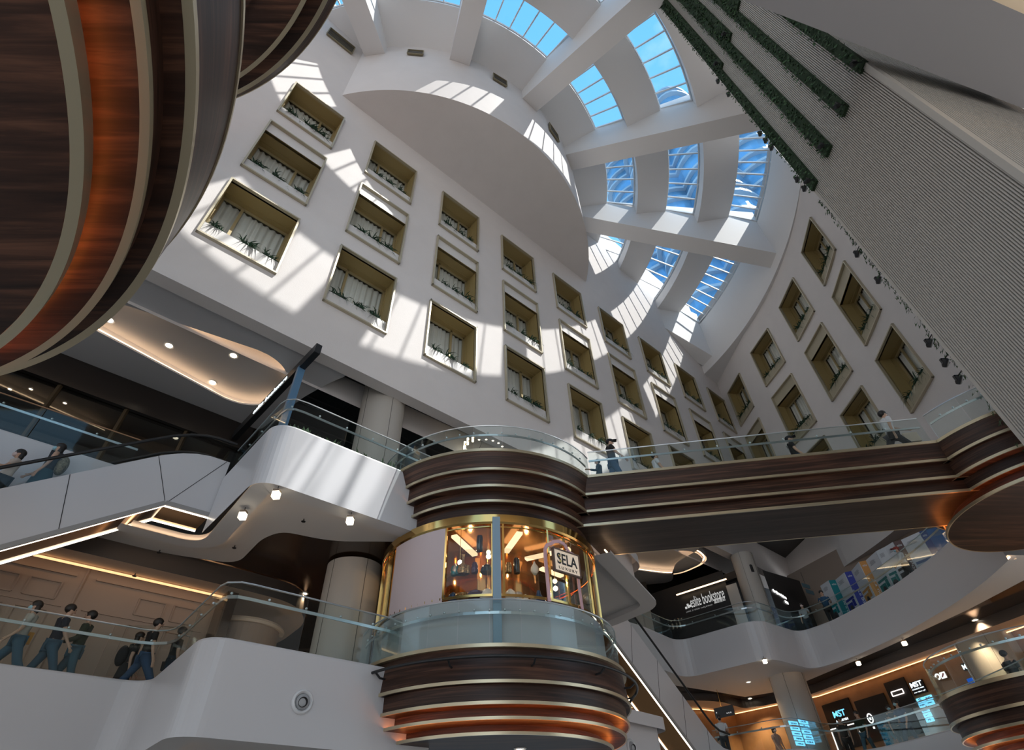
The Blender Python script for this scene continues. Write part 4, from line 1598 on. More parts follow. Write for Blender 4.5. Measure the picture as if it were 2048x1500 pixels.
cov2 = offs(cov, .22, True) if True else cov
cxx = sum(p[0] for p in cov) / len(cov); cyy = sum(p[1] for p in cov) / len(cov)
cov2 = [(cxx + (p[0] - cxx) * 1.12, cyy + (p[1] - cyy) * 1.14) for p in cov]
struct(ribbon(cov, cz, cz + .06, 'ceiling_cove_rim_right', CEILW, True), 'rim of the ceiling recess near the bookstore', 'ceiling')
o = plate([cov2], cz + .34, 'ceiling_cove_right', SOFFITW)
struct(o, 'recessed ceiling with warm edge light near the bookstore', 'ceiling')
struct(ribbon(cov2, cz + .04, cz + .34, 'ceiling_cove_side_right', CEILW, True), 'side of the ceiling recess near the bookstore', 'ceiling')
mid = [((p[0] + q[0]) / 2, (p[1] + q[1]) / 2) for p, q in zip(cov, cov2)]
o = MB().tube([(*p, cz + .11) for p in mid], .03, 5, closed=True).build('cove_light', LED)
tag(o, 'warm light line hidden around the ceiling recess near the bookstore', 'lamp')
# lowest bulkhead of the right facade
b = MB()
zz = [(rs_of_y(14.0), 10.6), (rs_of_y(27.2), 10.6)]
for k in range(24):
    s0_, s1_ = zz[0][0] + (zz[1][0] - zz[0][0]) * k / 24, zz[0][0] + (zz[1][0] - zz[0][0]) * (k + 1) / 24
    b.quad(rpt(s0_, 10.9, .12), rpt(s1_, 10.9, .12), rpt(s1_, L4 + .02, .12), rpt(s0_, L4 + .02, .12))
    b.quad(rpt(s0_, 10.9, .12), rpt(s0_, 10.9, -.7), rpt(s1_, 10.9, -.7), rpt(s1_, 10.9, .12))
struct(b.build('wall_bulkhead', PLASTER), 'white lower edge of the right facade over the exhibition walkway', 'wall')
# ground floor far below the camera's eye line
b = MB()
b.quad((-30, -3, -1.6), (30, -3, -1.6), (30, 45, -1.6), (-30, 45, -1.6))
struct(b.build('floor', FLOORM), 'stone ground floor of the atrium', 'floor')
# ================================================================== LAMP SHOP IN THE ROUND TOWER
KB = mat('kiosk_grey', (0.46, 0.46, 0.47), 0.35)
PINK = mat('pink_panel', (0.52, 0.43, 0.44), 0.5)
PINKF = mat('pink_arch', (0.62, 0.38, 0.42), 0.45)
AMBERG = mat('amber_mirror', (0.42, 0.20, 0.07), 0.10, metal=0.9)
AMBERC = mat('amber_ceiling', (0.50, 0.25, 0.09), 0.16, metal=0.8)
root = empty('lamp_shop', (*DK, L2), 0, 'round glass lamp shop with polished brass frame on the lower walnut deck', 'shop')
T = Matrix.Translation(-root.location)
MB().sweep(DK, [(2.74, L2 - .2), (2.74, 4.2), (2.68, 4.24), (2.3, 4.24)], 0, 360, 96).xf(T).build('base_wall', KB, root, smooth=30)
MB().sweep(DK, [(2.77, 5.86), (2.80, 5.90), (2.80, 6.08), (2.6, 6.08)], 0, 360, 96).xf(T).build('top_band', BRASS, root, smooth=30)
MB().sweep(DK, [(2.74, 4.24), (2.77, 4.24), (2.77, 4.29), (2.70, 4.29)], 0, 360, 96).xf(T).build('sill_band', BRASS, root, smooth=30)
MB().disc(DK, 2.76, 5.885, 96).xf(T).build('shop_ceiling', AMBERC, root)
MB().sweep(DK, [(1.3, 4.2), (1.3, 5.88)], 0, 360, 64).xf(T).build('mirror_core', AMBERG, root, smooth=40)
MB().sweep(DK, [(2.3, 4.24), (1.2, 4.24)], 0, 360, 64).xf(T).build('shop_floor', mat('shop_floor', (0.12, 0.07, 0.04), 0.3), root)


def ka(px, py=1130, R=2.74):
    return on_cyl(px, py, DK, R)[0]


pz0, pz1 = ka(789, 1150), ka(889, 1130)
MB().sweep(DK, [(2.77, 4.2), (2.77, 5.87)], pz1, pz0, 16).xf(T).build('pink_wall', PINK, root, smooth=40)
posts = [pz1 - .3, ka(985), ka(1007), ka(1098), ka(1131), ka(1178, 1150), pz0 + 1.5, pz0 + 9, pz0 + 22, pz0 + 40, 100, 82, 64, 44, 20, 350, 320]
for a in posts:
    p = azp(DK, 2.75, a)
    MB().bar((*p, 4.27), (*p, 5.88), .045, .045, (p[0] - DK[0], p[1] - DK[1], 0)).xf(T).build('post', BRASS, root)
for a0, a1 in ((ka(1178, 1150) - 62, pz1 - .3), (pz0, 330)):
    MB().sweep(DK, [(2.735, 4.28), (2.735, 5.87)], a0, a1, 40).xf(T).build('shop_window', glass('shop_glass', (0.97, 0.93, 0.86), refl=0.22, base=0.02) if 'shop_glass' not in MATS else MATS['shop_glass'], root, smooth=40)
    for z in (4.86, 5.36):
        MB().sweep(DK, [(2.62, z), (2.25, z), (2.25, z - .012), (2.62, z - .012), (2.62, z)], a0 + 1, a1 - 1, 40).xf(T).build('glass_shelf', MATS['balustrade_glass'], root)
    m = MB()
    m.tube([(*azp(DK, 2.75, a0 + (a1 - a0) * k / 30), 5.80) for k in range(31)], .018, 5)
    m.xf(T).build('brass_rail', BRASS, root)
# steel post in front of the shop
a = ka(994, 1200, 2.86)
p = azp(DK, 2.88, a)
o = MB().bar((*p, L2 - .03), (*p, 5.95), .17, .10, (p[0] - DK[0], p[1] - DK[1], 0)).build('steel_post', BLUEG)
tag(o, 'blue-grey steel post in front of the lamp shop windows', 'post')
for k, ((x0, y0), (x1, y1)) in enumerate((((908, 1072), (950, 1110)), ((1042, 1062), (1012, 1104)), ((1050, 1119), (1140, 1098)), ((1054, 1142), (1124, 1152)))):
    q0, q1 = [on_cyl(px, py, DK, R)[1] for px, py, R in ((x0, y0, 2.5), (x1, y1, 1.75))]
    if k in (2, 3):
        q0, q1 = on_cyl(x0, y0, DK, 2.0)[1], on_cyl(x1, y1, DK, 2.45)[1]
    z = 5.78
    q0.z, q1.z = (z, z) if k != 3 else (z - .02, z - .02)
    q0, q1 = at_z(x0, y0, 5.76), at_z(x1, y1, 5.76)
    c = Vector((*DK, 0))
    for q in (q0, q1):
        v = Vector((q.x - DK[0], q.y - DK[1]))
        if v.length < 1.42 or v.length > 2.6:
            v = v.normalized() * max(1.42, min(2.6, v.length))
            q.x, q.y = DK[0] + v.x, DK[1] + v.y
    r = empty('tube_light', (q0 + q1) / 2, 0, 'bright bar-shaped ceiling light inside the lamp shop, ' + ('left of the steel post', 'just right of the steel post', 'behind the sign, upper', 'behind the sign, lower')[k], 'lamp', 'bar lights in the lamp shop')
    Ti = Matrix.Translation(-r.location)
    MB().bar(q0, q1, .14, .06).xf(Ti).build('diffuser', emis('tube_white', (1.0, .72, .44), 1.6), r)
    m = MB()
    for q in (q0.lerp(q1, .15), q0.lerp(q1, .85)):
        m.tube([tuple(q), (q.x, q.y, 5.88)], .008, 5)
    m.xf(Ti).build('hanger', BRASS, r)

# lamps and vases in the windows
SHAPES = {
    'bottle': [(.001, 0), (.09, 0), (.105, .06), (.09, .15), (.03, .2), (.024, .34), (.034, .36), (.001, .36)],
    'jar': [(.001, 0), (.075, 0), (.085, .03), (.085, .2), (.06, .24), (.06, .26), (.001, .26)],
    'tall_jar': [(.001, 0), (.08, 0), (.085, .02), (.085, .36), (.07, .4), (.001, .4)],
    'globe': [(.05, 0), (.11, .05), (.14, .13), (.11, .22), (.05, .27), (.03, .29), (.001, .29)],
    'bowl': [(.06, 0), (.12, .03), (.17, .11), (.15, .15), (.001, .15)],
    'drop': [(.001, 0), (.05, .04), (.1, .12), (.09, .2), (.03, .29), (.015, .34), (.001, .34)],
    'dome': [(.17, 0), (.165, .08), (.12, .17), (.04, .22), (.001, .23)],
    'cone': [(.16, 0), (.12, .06), (.05, .16), (.03, .24), (.001, .25)],
    'box': [(.12, 0), (.12, .2), (.1, .22), (.001, .22)],
}
TEAL = mat('teal_glass', (0.02, 0.22, 0.26), 0.08, metal=.3)
MOS = mat('mosaic_gold', (0.42, 0.26, 0.12), 0.25, metal=.6, var=.7, vscale=30)
PURP = mat('plum_glass', (0.11, 0.05, 0.08), 0.1, metal=.4)
NAVY = mat('navy_glass', (0.04, 0.09, 0.20), 0.1, metal=.4)
CREAM = mat('cream_glass', (0.8, 0.74, 0.66), 0.2)
CLEAR = mat('pale_glass', (0.55, 0.5, 0.45), 0.06, metal=.5)
BLK = mat('dark_glass', (0.02, 0.02, 0.024), 0.08, spec=.8)
DOT = mat('dotted_glaze', (0.25, 0.24, 0.24), 0.25, var=.95, vscale=45)
GLOWM = emis('lamp_glow', (1.0, .72, .38), 3.0)
ITEMS = [
    (908, 1131, 'jar', TEAL, .8, 'teal glass jar on the upper shelf, leftmost in the shop window'),
    (917, 1130, 'jar', TEAL, .75, 'teal and white jar on the upper shelf, second from the left'),
    (926, 1129, 'drop', CLEAR, .8, 'clear faceted drop vase on the upper shelf, third from the left'),
    (959, 1121, 'tall_jar', BLK, .9, 'tall dark green cylinder vase on the upper shelf left of the steel post'),
    (925, 1164, 'bottle', MOS, 1.25, 'tall long-necked mosaic bottle on the middle shelf, left window'),
    (935, 1163, 'jar', MOS, .7, 'small gold mosaic jar right of the tall mosaic bottle'),
    (949, 1160, 'jar', PURP, .9, 'plum patterned jar on the middle shelf, left window'),
    (974, 1158, 'dome', BLK, .85, 'dark dome lamp on the middle shelf beside the steel post'),
    (909, 1168, 'drop', CLEAR, .8, 'small clear bottle at the left end of the middle shelf'),
    (906, 1197, 'globe', NAVY, .85, 'dark blue globe lamp at the left end of the bottom row'),
    (926, 1199, 'bowl', MOS, 1.1, 'brown mosaic bowl in the bottom row, left window'),
    (952, 1196, 'bowl', PURP, 1.2, 'wide plum glass bowl in the bottom row, left window'),
    (975, 1198, 'dome', CREAM, 1.15, 'big white dome lamp in the bottom row beside the steel post'),
    (1021, 1196, 'globe', CREAM, .9, 'ornate white globe lamp in the bottom row right of the steel post'),
    (1036, 1196, 'box', CLEAR, .85, 'boxy pale brown jar in the bottom row right of the steel post'),
    (1051, 1193, 'cone', CREAM, .7, 'small cream cone lamp in the bottom row, middle window'),
    (1033, 1125, 'tall_jar', BLK, .85, 'tall dark cylinder vase on the upper shelf right of the steel post'),
    (1017, 1128, 'jar', MOS, .85, 'woven basket lamp on the upper shelf right of the steel post'),
    (1034, 1160, 'jar', CLEAR, .8, 'pair-like lantern jar on the middle shelf right of the steel post'),
    (1069, 1132, 'drop', CREAM, .95, 'white teardrop lamp on the upper shelf, middle window'),
    (1077, 1185, 'cone', NAVY, 1.2, 'dark blue cone-shaped lamp in the middle window'),
    (1072, 1203, 'bowl', CLEAR, .8, 'low pale bowl in the bottom row, middle window'),
    (1110, 1205, 'bowl', DOT, 1.0, 'black and white dotted bowl left of the dotted globe under the sign'),
    (1128, 1209, 'bowl', DOT, .8, 'smaller dotted bowl under the sign'),
    (1152, 1212, 'globe', DOT, .85, 'black and white dotted globe under the right edge of the sign'),
    (1177, 1216, 'globe', CLEAR, 1.0, 'large clear amber globe at the right end of the shop window'),
]
for (px, py, sh, mm, s, lab) in ITEMS:
    az_, p = on_cyl(px, py, DK, 2.46)
    z = min((4.25, 4.862, 5.362), key=lambda q: abs(q - p.z))
    o = MB().lathe((0, 0, 0), [(r * s, h * s) for r, h in SHAPES[sh]], 20).build('glass_lamp' if sh in ('dome', 'cone', 'globe', 'drop') else 'glass_vase', mm, None, smooth=50)
    o.location = (p.x, p.y, z)
    tag(o, lab, 'lamp' if o.name.startswith('glass_lamp') else 'vase', 'lamps and vases in the shop window')
for (px, py, R, lab) in ((977, 1113, 2.3, 'bare glowing bulb left of the steel post'), (1111, 1177, 2.3, 'bare glowing bulb under the shop sign'), (975, 1183, 2.2, 'small glowing globe above the white dome lamp'), (920, 1125, 2.4, 'small glowing bulb among the teal jars')):
    p = on_cyl(px, py, DK, R)[1]
    r = empty('pendant_bulb', p, 0, lab + ' in the lamp shop', 'lamp', 'bulbs in the lamp shop')
    MB().ball((0, 0, 0), .055, 8).build('bulb', emis('bulb_hot', (1.0, .85, .62), 8.0), r, smooth=60)
    MB().tube([(0, 0, .05), (0, 0, 5.88 - p.z)], .006, 5).build('cord', BRASS, r)
kl = bpy.data.lights.new('shop_light', 'POINT')
kl.energy, kl.color, kl.shadow_soft_size = 16, (1.0, .72, .42), .03
for a in (150, 190, 235):
    o = bpy.data.objects.new('shop_light', kl)
    COL.objects.link(o)
    o.location = (*azp(DK, 2.0, a), 5.6)

# shop sign
c4 = [on_cyl(px, py, DK, 2.86)[1] for px, py in ((1101, 1098), (1155, 1115.5), (1156.5, 1159.5), (1105, 1142))]
A_, B_ = c4[3], c4[2]
rt = Vector((B_.x - A_.x, B_.y - A_.y, 0)).normalized()
ot = Vector((rt.y, -rt.x, 0))
W_ = (Vector((B_.x, B_.y, 0)) - Vector((A_.x, A_.y, 0))).length
zlo, zhi = A_.z, c4[0].z
sgn = empty('shop_sign', (A_.x + ot.x * .06, A_.y + ot.y * .06, zlo), 0, 'cream signboard lettered SELA LUXURY on the round lamp shop', 'sign')
Ms = Matrix(((rt.x, 0, ot.x, 0), (rt.y, 0, ot.y, 0), (0, 1, 0, 0), (0, 0, 0, 1)))
H_ = zhi - zlo
MB().box((W_ / 2, H_ / 2, 0), (W_, H_, .05), Ms).build('board', mat('sign_cream', (0.74, 0.60, 0.47), 0.4, emit=(1, .8, .6), strength=.25), sgn)
m = MB()
for (x, y, w, h) in ((W_ / 2, 0, W_ + .03, .03), (W_ / 2, H_, W_ + .03, .03), (0, H_ / 2, .03, H_), (W_, H_ / 2, .03, H_)):
    m.box((x, y, .005), (w, h, .07), Ms)
m.build('frame', mat('sign_frame', (0.12, 0.07, 0.05), .4), sgn)


def fit_text(s, x, y, w, h, M, mm, parent, bold=0.0, shear=0.0, zoff=.03, name='lettering'):
    o = text(s, 1.0, Matrix(), mm, None, name, ext=.004, bold=bold, shear=shear)
    bpy.context.view_layer.update()
    d = o.dimensions
    bb = [Vector(c) for c in o.bound_box]
    x0, y0 = min(c.x for c in bb), min(c.y for c in bb)
    kx, ky = w / max(1e-6, d.x), h / max(1e-6, d.y)
    me = bpy.data.meshes.new_from_object(o.evaluated_get(bpy.context.evaluated_depsgraph_get()))
    bpy.data.objects.remove(o)
    me.name = name
    if not me.materials:
        me.materials.append(mm)
    o = bpy.data.objects.new(name, me)
    COL.objects.link(o)
    o.parent = parent
    o.matrix_basis = M @ Matrix.Translation((x - x0 * kx, y - y0 * ky, zoff)) @ Matrix.Diagonal((kx, ky, 1, 1))
    return o


INK = mat('sign_ink', (0.015, 0.012, 0.01), 0.4)
fit_text('SELA', W_ * .12, H_ * .34, W_ * .78, H_ * .50, Ms, INK, sgn, bold=.012)
fit_text('L U X U R Y', W_ * .16, H_ * .12, W_ * .72, H_ * .12, Ms, INK, sgn)
m = MB()
for (x, y) in ((.215, .70), (.235, .47)):
    m.box((0, 0, 0), (.05, .05, .012), Ms @ Matrix.Translation((W_ * x, H_ * y, .035)) @ Matrix.Rotation(PI / 4, 4, 'Z'))
m.build('emblem', BRASS, sgn)
pth = [on_cyl(px, py, DK, 2.80)[1] for px, py in ((1099, 1203), (1095, 1160), (1091, 1120), (1090, 1098), (1094, 1090), (1103, 1087), (1108, 1083), (1118, 1083), (1129, 1089), (1135, 1100), (1139, 1106), (1147, 1110), (1151, 1116), (1154, 1140), (1159, 1180), (1165, 1220))]
m = MB()
for k in range(len(pth) - 1):
    pm = (pth[k] + pth[k + 1]) / 2
    m.bar(pth[k], pth[k + 1], .03, .075, (pth[k + 1] - pth[k]).cross(Vector((pm.x - DK[0], pm.y - DK[1], 0))).normalized())
o = m.build('door_arch', PINKF)
tag(o, 'pink arched frame on the lamp shop behind the sign', 'arch')

# candle chandelier behind the upper deck glass
ctr = Vector((-.75, 16.9, 0))
pz = on_wall(968, 897, (-5, 16.9), (5, 16.9))
ctr = Vector((pz.x, 16.9, pz.z))
ch = empty('chandelier', ctr, 0, 'ring chandelier with candle-like glass tubes behind the upper deck balustrade', 'chandelier')
MB().tube([(.75 * cos(2 * PI * k / 32), .75 * sin(2 * PI * k / 32), 0) for k in range(32)], .02, 6, closed=True).build('ring', BRASS, ch)
for k in range(18):
    a = 2 * PI * k / 18
    MB().tube([(.75 * cos(a), .75 * sin(a), -.13), (.75 * cos(a), .75 * sin(a), .17)], .045, 8).build('candle_tube', emis('candle', (1.0, .86, .66), 2.2), ch)
MB().lathe((0, 0, .42), [(.001, 0), (.19, 0), (.19, .12), (.001, .12)], 24).build('canopy', mat('canopy_grey', (.12, .12, .12), .5), ch)
m = MB()
for k in range(3):
    a = 2 * PI * k / 3
    m.tube([(.16 * cos(a), .16 * sin(a), .44), (.75 * cos(a), .75 * sin(a), .02)], .008, 5)
m.tube([(0, 0, .5), (0, 0, L4 - ctr.z + 1.0)], .014, 6)
m.build('rod', BLACKM, ch)


# ================================================================== SMALL FITTINGS
def downlight(px, py, z, label, r=.075, on=True, spot=0, down=True):
    p = at_z(px, py, z)
    o = empty('downlight', p, 0, label, 'lamp', 'recessed downlights')
    MB().lathe((0, 0, 0), [(r * 1.0, -.004), (r * 1.35, -.02), (r * 1.5, -.012), (r * 1.5, .0)], 20).build('trim_ring', mat('ring_white', (.7, .7, .7), .3), o, smooth=50)
    MB().lathe((0, 0, 0), [(.001, -.006), (r, -.006)], 20).build('lens', LAMPW, o)
    if spot:
        l = bpy.data.lights.new('downlight_beam', 'SPOT')
        l.energy, l.color, l.spot_size, l.spot_blend, l.shadow_soft_size = spot, (1.0, .72, .45), rad(115), .7, .06
        q = bpy.data.objects.new('downlight_beam', l)
        COL.objects.link(q)
        q.location = (p.x, p.y, z - .06)
    return o


CV = zc + .335
for k, (x, y) in enumerate(((219, 640), (338, 691), (467, 711), (425, 765))):
    downlight(x, y, CV, 'recessed downlight in the long oval ceiling recess, ' + ('leftmost', 'second from the left', 'near the rounded end', 'lowest in the photo')[k], .10)
for k, (x, y) in enumerate(((214, 1091), (429, 1143), (608, 1187))):
    downlight(x, y, 6.315, 'warm downlight in the dark brown ceiling of level two, ' + ('left', 'middle', 'right, beside the column')[k], .085, spot=800)
for k, (x, y) in enumerate(((1405, 1390), (1500, 1397), (1679, 1351), (1765, 1320), (1858, 1285), (1950, 1240))):
    downlight(x, y, 6.335, 'downlight in the dark glossy ceiling on the right, %s from the left' % ORD[k], .085, spot=500)
downlight(1497, 1364, 6.195, 'downlight in the white balcony ceiling left of the right-hand column', .085, spot=120)
for k, (x, y) in enumerate(((1370, 1119), (1318, 1139))):
    downlight(x, y, cz + .335, 'downlight in the ceiling recess near the bookstore, ' + ('right', 'left')[k], .07)
downlight(1040, 1497, 1.85, 'downlight in the underside of the lower round deck', .085)
for k, (x, y) in enumerate(((20, 778), (62, 778), (130, 806))):
    downlight(x, y, 11.99, 'tiny ceiling spot in the dark shop at the far left, %s' % ORD[k], .05)


def spot_cube(px, py, z, ztop, label):
    p = at_z(px, py, z)
    o = empty('cube_spotlight', p, 0, label, 'lamp', 'cube spotlights under the balconies')
    MB().box((0, 0, .09), (.13, .13, .05)).build('cap', mat('cap_bronze', (.25, .18, .12), .4), o)
    MB().box((0, 0, 0), (.13, .13, .13)).build('lamp', emis('cube_glow', (1.0, .84, .62), 6.0), o)
    MB().tube([(0, 0, .1), (0, 0, ztop - z)], .008, 5).build('stem', BLACKM, o)
    return o


for k, (x, y) in enumerate(((552, 990), (485, 1032), (700, 1042))):
    spot_cube(x, y, 5.85, 6.22, 'glowing cube spotlight hanging under the left balcony, ' + ('nearest the front corner', 'left of the corner', 'above the column')[k])
for k, (x, y) in enumerate(((1530, 1323), (1717, 1327), (1809, 1287))):
    spot_cube(x, y, 6.0, 6.2, 'small cube spotlight hanging under the right balcony, %s from the left' % ORD[k])
for k, (x, y, z) in enumerate(((608, 1038, 6.2), (470, 1091, 6.2), (320, 1100, 6.2), (271, 1147, 5.79), (466, 1191, 5.79))):
    p = at_z(x, y, z)
    o = empty('sprinkler', p, 0, 'small dark sprinkler head on the level two ceiling, ' + ('near the front edge', 'middle of the white ceiling', 'at the left end of the white ceiling', 'on the beige ceiling, left', 'on the beige ceiling, right')[k], 'sprinkler', 'sprinkler heads')
    MB().tube([(0, 0, 0), (0, 0, -.07)], .014, 6).build('stem', BLACKM, o)
    MB().lathe((0, 0, -.07), [(.001, 0), (.05, 0), (.05, .012), (.001, .012)], 12).build('plate', BLACKM, o)


def air_nozzle(px, py, a, b_, r, label):
    p = on_wall(px, py, a, b_)
    d = Vector((b_[0] - a[0], b_[1] - a[1], 0)).normalized()
    n = Vector((d.y, -d.x, 0))
    if n.dot(p) > 0: n = -n
    M = face_M(p, d if d.cross(Vector((0, 0, 1))).dot(n) > 0 else -d)
    o = empty('air_nozzle', p, 0, label, 'air nozzle', 'round air nozzles')
    M.translation = Vector((0, 0, 0))
    MB().lathe((0, 0, 0), [(r * 1.0, 0), (r * 1.0, .03), (r * .86, .055), (r * .70, .03), (r * .66, -.02)], 32).xf(M).build('flange', mat('nozzle_white', (.72, .73, .74), .3), o, smooth=50)
    m = MB().ball((0, 0, 0), r * .66, 12, (1, 1, .55)).xf(M @ Matrix.Translation((0, 0, .02)))
    m.build('ball', mat('nozzle_grey', (.35, .36, .37), .35), o, smooth=60)
    MB().lathe((0, 0, 0), [(.001, .0), (r * .32, .0), (r * .38, .02), (r * .42, .02)], 24).xf(M @ Matrix.Rotation(-.22, 4, 'Y') @ Matrix.Rotation(.2, 4, 'X') @ Matrix.Translation((0, -.0, r * .40))).build('throat', DARK, o)
    return o


air_nozzle(604, 1404, K0, K1, .19, 'round white air nozzle with a dark throat on the lower left balcony front')
# white block right of the lower deck (slab corner of level two)
q0, q1, q2 = at_z(1225, 1425, Z2), at_z(1313, 1437, Z2), at_z(1325, 1480, Z2 - 1.0)
CB = rounded([(1.6, 15.4), (q1.x, q1.y), (q1.x - 1.0, q1.y + 2.2)], .15, 4)
parapet(CB, 1.2, Z2, 'wall_parapet_low_corner', 'white slab corner of level two right of the lower round deck')
air_nozzle(1262, 1495, CB[0], CB[1], .19, 'round air nozzle low on the white slab corner right of the lower deck')


# planters behind the left glass
def planter(p, yaw, label, seed):
    o = empty('planter_box', p, yaw, label, 'planter', 'planter boxes on level three')
    MB().box((0, 0, .2), (.62, .3, .4)).build('box', mat('planter_teal', (.05, .07, .07), .5), o)
    rnd = random.Random(seed)
    m = MB()
    for _ in range(46):
        a, l, w = rnd.uniform(0, 2 * PI), rnd.uniform(.16, .34), rnd.uniform(.03, .055)
        q = Vector((rnd.uniform(-.25, .25), rnd.uniform(-.1, .1), .4))
        d = Vector((cos(a) * .7, sin(a) * .5, rnd.uniform(.5, 1.3))).normalized()
        s = d.cross(Vector((0, 0, 1))).normalized() * w
        m.poly((q, q + d * l * .5 + s, q + d * l, q + d * l * .5 - s))
    m.build('foliage', mat('leaf_pale', (.11, .17, .08), .45, var=.6, vscale=8), o)
    return o


uv_ = (Vector(K0) - Vector(K1)).normalized()
nv_ = Vector((-uv_.y, uv_.x))
for k in range(4):
    q = Vector(K1) + uv_ * (.75 + k * .78) + nv_ * .5
    planter((q.x, q.y, L3 - .28), math.atan2(uv_.y, uv_.x), 'dark planter box with light green leaves behind the left glass, ' + ('nearest the corner', 'second from the corner', 'third from the corner', 'nearest the round tower')[k], k)

# hanging sign beam and blue post at the left
b0, b1 = Vector((*at_z(637, 697, 11.3)[:2], 0)), Vector((*at_z(480, 862, 11.3)[:2], 0))
sg = empty('sign_beam', (b0.x, b0.y, 11.3), 0, 'long black beam sign with white lettering hanging under the left facade', 'sign')
dB = (b1 - b0).normalized()
nB = Vector((dB.y, -dB.x, 0))
MB().hexa([(b0 - Vector((b0.x, b0.y, 0)) + nB * s + dB * t + Vector((0, 0, h))) for h in (-.17, .17) for s, t in ((-.09, 0), (-.09, 5.6), (.09, 5.6), (.09, 0))]).build('beam', BLACKM, sg)
nl = -nB if (-nB).dot(Vector((-1, -1, 0))) > 0 else nB
Mt = Matrix(((dB.x, 0, nl.x, 0), (dB.y, 0, nl.y, 0), (0, 1, 0, 0), (0, 0, 0, 1)))
if Mt.determinant() < 0:
    Mt = Matrix(((-dB.x, 0, nl.x, 0), (-dB.y, 0, nl.y, 0), (0, 1, 0, 0), (0, 0, 0, 1)))
    x0_, x1_ = -4.0, -1.7
else:
    x0_, x1_ = 1.7, 4.0
GLOWT = emis('letter_white', (.8, .95, 1.0), 2.2)
fit_text('eslite bookstore', x0_, -.09, x1_ - x0_, .2, Mt, GLOWT, sg, zoff=.1)
pB = at_z(600, 742, 10.9)
pst = b0 + dB * .95
o = MB().bar((pst.x, pst.y, L3 - .3), (pst.x, pst.y, 11.2), .2, .14, (dB.x, dB.y, 0)).build('steel_column', BLUEP)
tag(o, 'blue steel post carrying the black beam sign at the left glass corner', 'post')

# ---------------------------------------------------------------- right wing signs
sb = empty('bookstore_sign', (BW0.x, BW0.y, 9), 0, 'white eslite bookstore lettering with a pixel emblem on the black wall', 'sign')
fr = Vector((bn.x, bn.y, 0))
if fr.dot(Vector((BW0.x, BW0.y, 0))) > 0: fr = -fr
o3 = fr * .03
wr_ = Vector((bd.x, bd.y, 0))
WHT = emis('letter_soft', (.9, .9, .88), .55)


def wall_lettering(s, pl, pr, h, wa, wb, front, mm, parent, bold=0.0):
    a_, c_ = on_wall(*pl, wa, wb), on_wall(*pr, wa, wb)
    r_ = Vector((c_.x - a_.x, c_.y - a_.y, 0))
    L_ = r_.length
    r_.normalize()
    n_ = r_.cross(Vector((0, 0, 1)))
    M = Matrix(((r_.x, 0, n_.x, 0), (r_.y, 0, n_.y, 0), (0, 1, 0, 0), (0, 0, 0, 1)))
    M.translation = a_ + n_ * front - parent.location
    return fit_text(s, 0, 0, L_, h, M, mm, parent, bold=bold, zoff=.0), a_, r_, n_


wall_lettering('eslite bookstore', (1384, 1216), (1450, 1192), .52, BW0, BW1, .04, WHT, sb)
wall_lettering('誠品書店', (1430, 1208), (1452, 1201), .22, BW0, BW1, .04, WHT, sb)
wall_lettering('LIVING  3F  BOOKS  reading & lifestyle', (1374, 1227), (1426, 1211), .09, BW0, BW1, .04, emis('letter_dim', (.8, .8, .78), .25), sb)
m = MB()
for (px, py) in ((1373, 1216), (1378, 1214), (1376, 1210), (1381, 1212)):
    p = on_wall(px, py, BW0, BW1) + o3 - sb.location
    m.box((0, 0, 0), (.10, .03, .10), Matrix.Translation(p) @ Matrix.Rotation(math.atan2(bd.y, bd.x), 4, 'Z'))
m.build('emblem', WHT, sb)
lp0, lp1 = on_wall(1353, 1190, BW0 + bn * .3, BW1 + bn * .3), on_wall(1452, 1156, BW0 + bn * .3, BW1 + bn * .3)
lp1.z = lp0.z
o = MB().bar(lp0, lp1, .07, .05).build('linear_light', emis('bar_warm', (1, .72, .45), 2.5))
tag(o, 'warm bar light above the bookstore lettering', 'lamp')
hb0, hb1 = at_z(1362, 1192, 10.9), at_z(1507, 1137, 10.9)
r = empty('gantry', hb0, 0, 'black hanging beam on twin posts beside the bookstore', 'beam')
Tb = Matrix.Translation(-hb0)
MB().bar(hb0, hb1, .3, .36).xf(Tb).build('beam', BLACKM, r)
for t in (.86, .90):
    p = hb0.lerp(hb1, t)
    MB().tube([(p.x, p.y, L3 - .3), (p.x, p.y, L4)], .06, 8).xf(Tb).build('post', BLACKM, r)
GLYPH = emis('glyph_white', (1, 1, 1), 1.6)
xp0, xp1 = at_z(1536, 1172, 10.0), at_z(1600, 1215, 9.4)
ps = empty('glow_sign', (xp0.x, xp0.y, 8.2), 0, 'dark panel with a small white glowing sign right of the bookstore column', 'sign')
w0, w1 = Vector((xp0.x, xp0.y)), Vector((xp1.x + .6, xp1.y + .2))
dd_ = (w1 - w0).normalized()
Tn = Matrix.Translation(-ps.location)
m = MB()
m.quad((*w0, L3 - .3), (*w1, L3 - .3), (*w1, 10.8), (*w0, 10.8))
m.xf(Tn).build('panel', mat('panel_black', (.015, .014, .014), .3), ps)
m = MB()
rr = random.Random(4)
for k in range(16):
    p = on_wall(1545 + k * 1.75, 1181 + k * 1.05, w0, w1)
    n_ = Vector((dd_.y, -dd_.x, 0))
    if n_.dot(p) > 0: n_ = -n_
    p = p + n_ * .03
    m.box((0, 0, 0), (.035, .02, rr.choice((.10, .16, .10))), Matrix.Translation(p) @ Matrix.Rotation(math.atan2(dd_.y, dd_.x), 4, 'Z'))
    if k > 11:
        m.box((0, 0, -.24), (.04, .02, .12), Matrix.Translation(p) @ Matrix.Rotation(math.atan2(dd_.y, dd_.x), 4, 'Z'))
m.xf(Tn).build('lettering', GLYPH, ps)

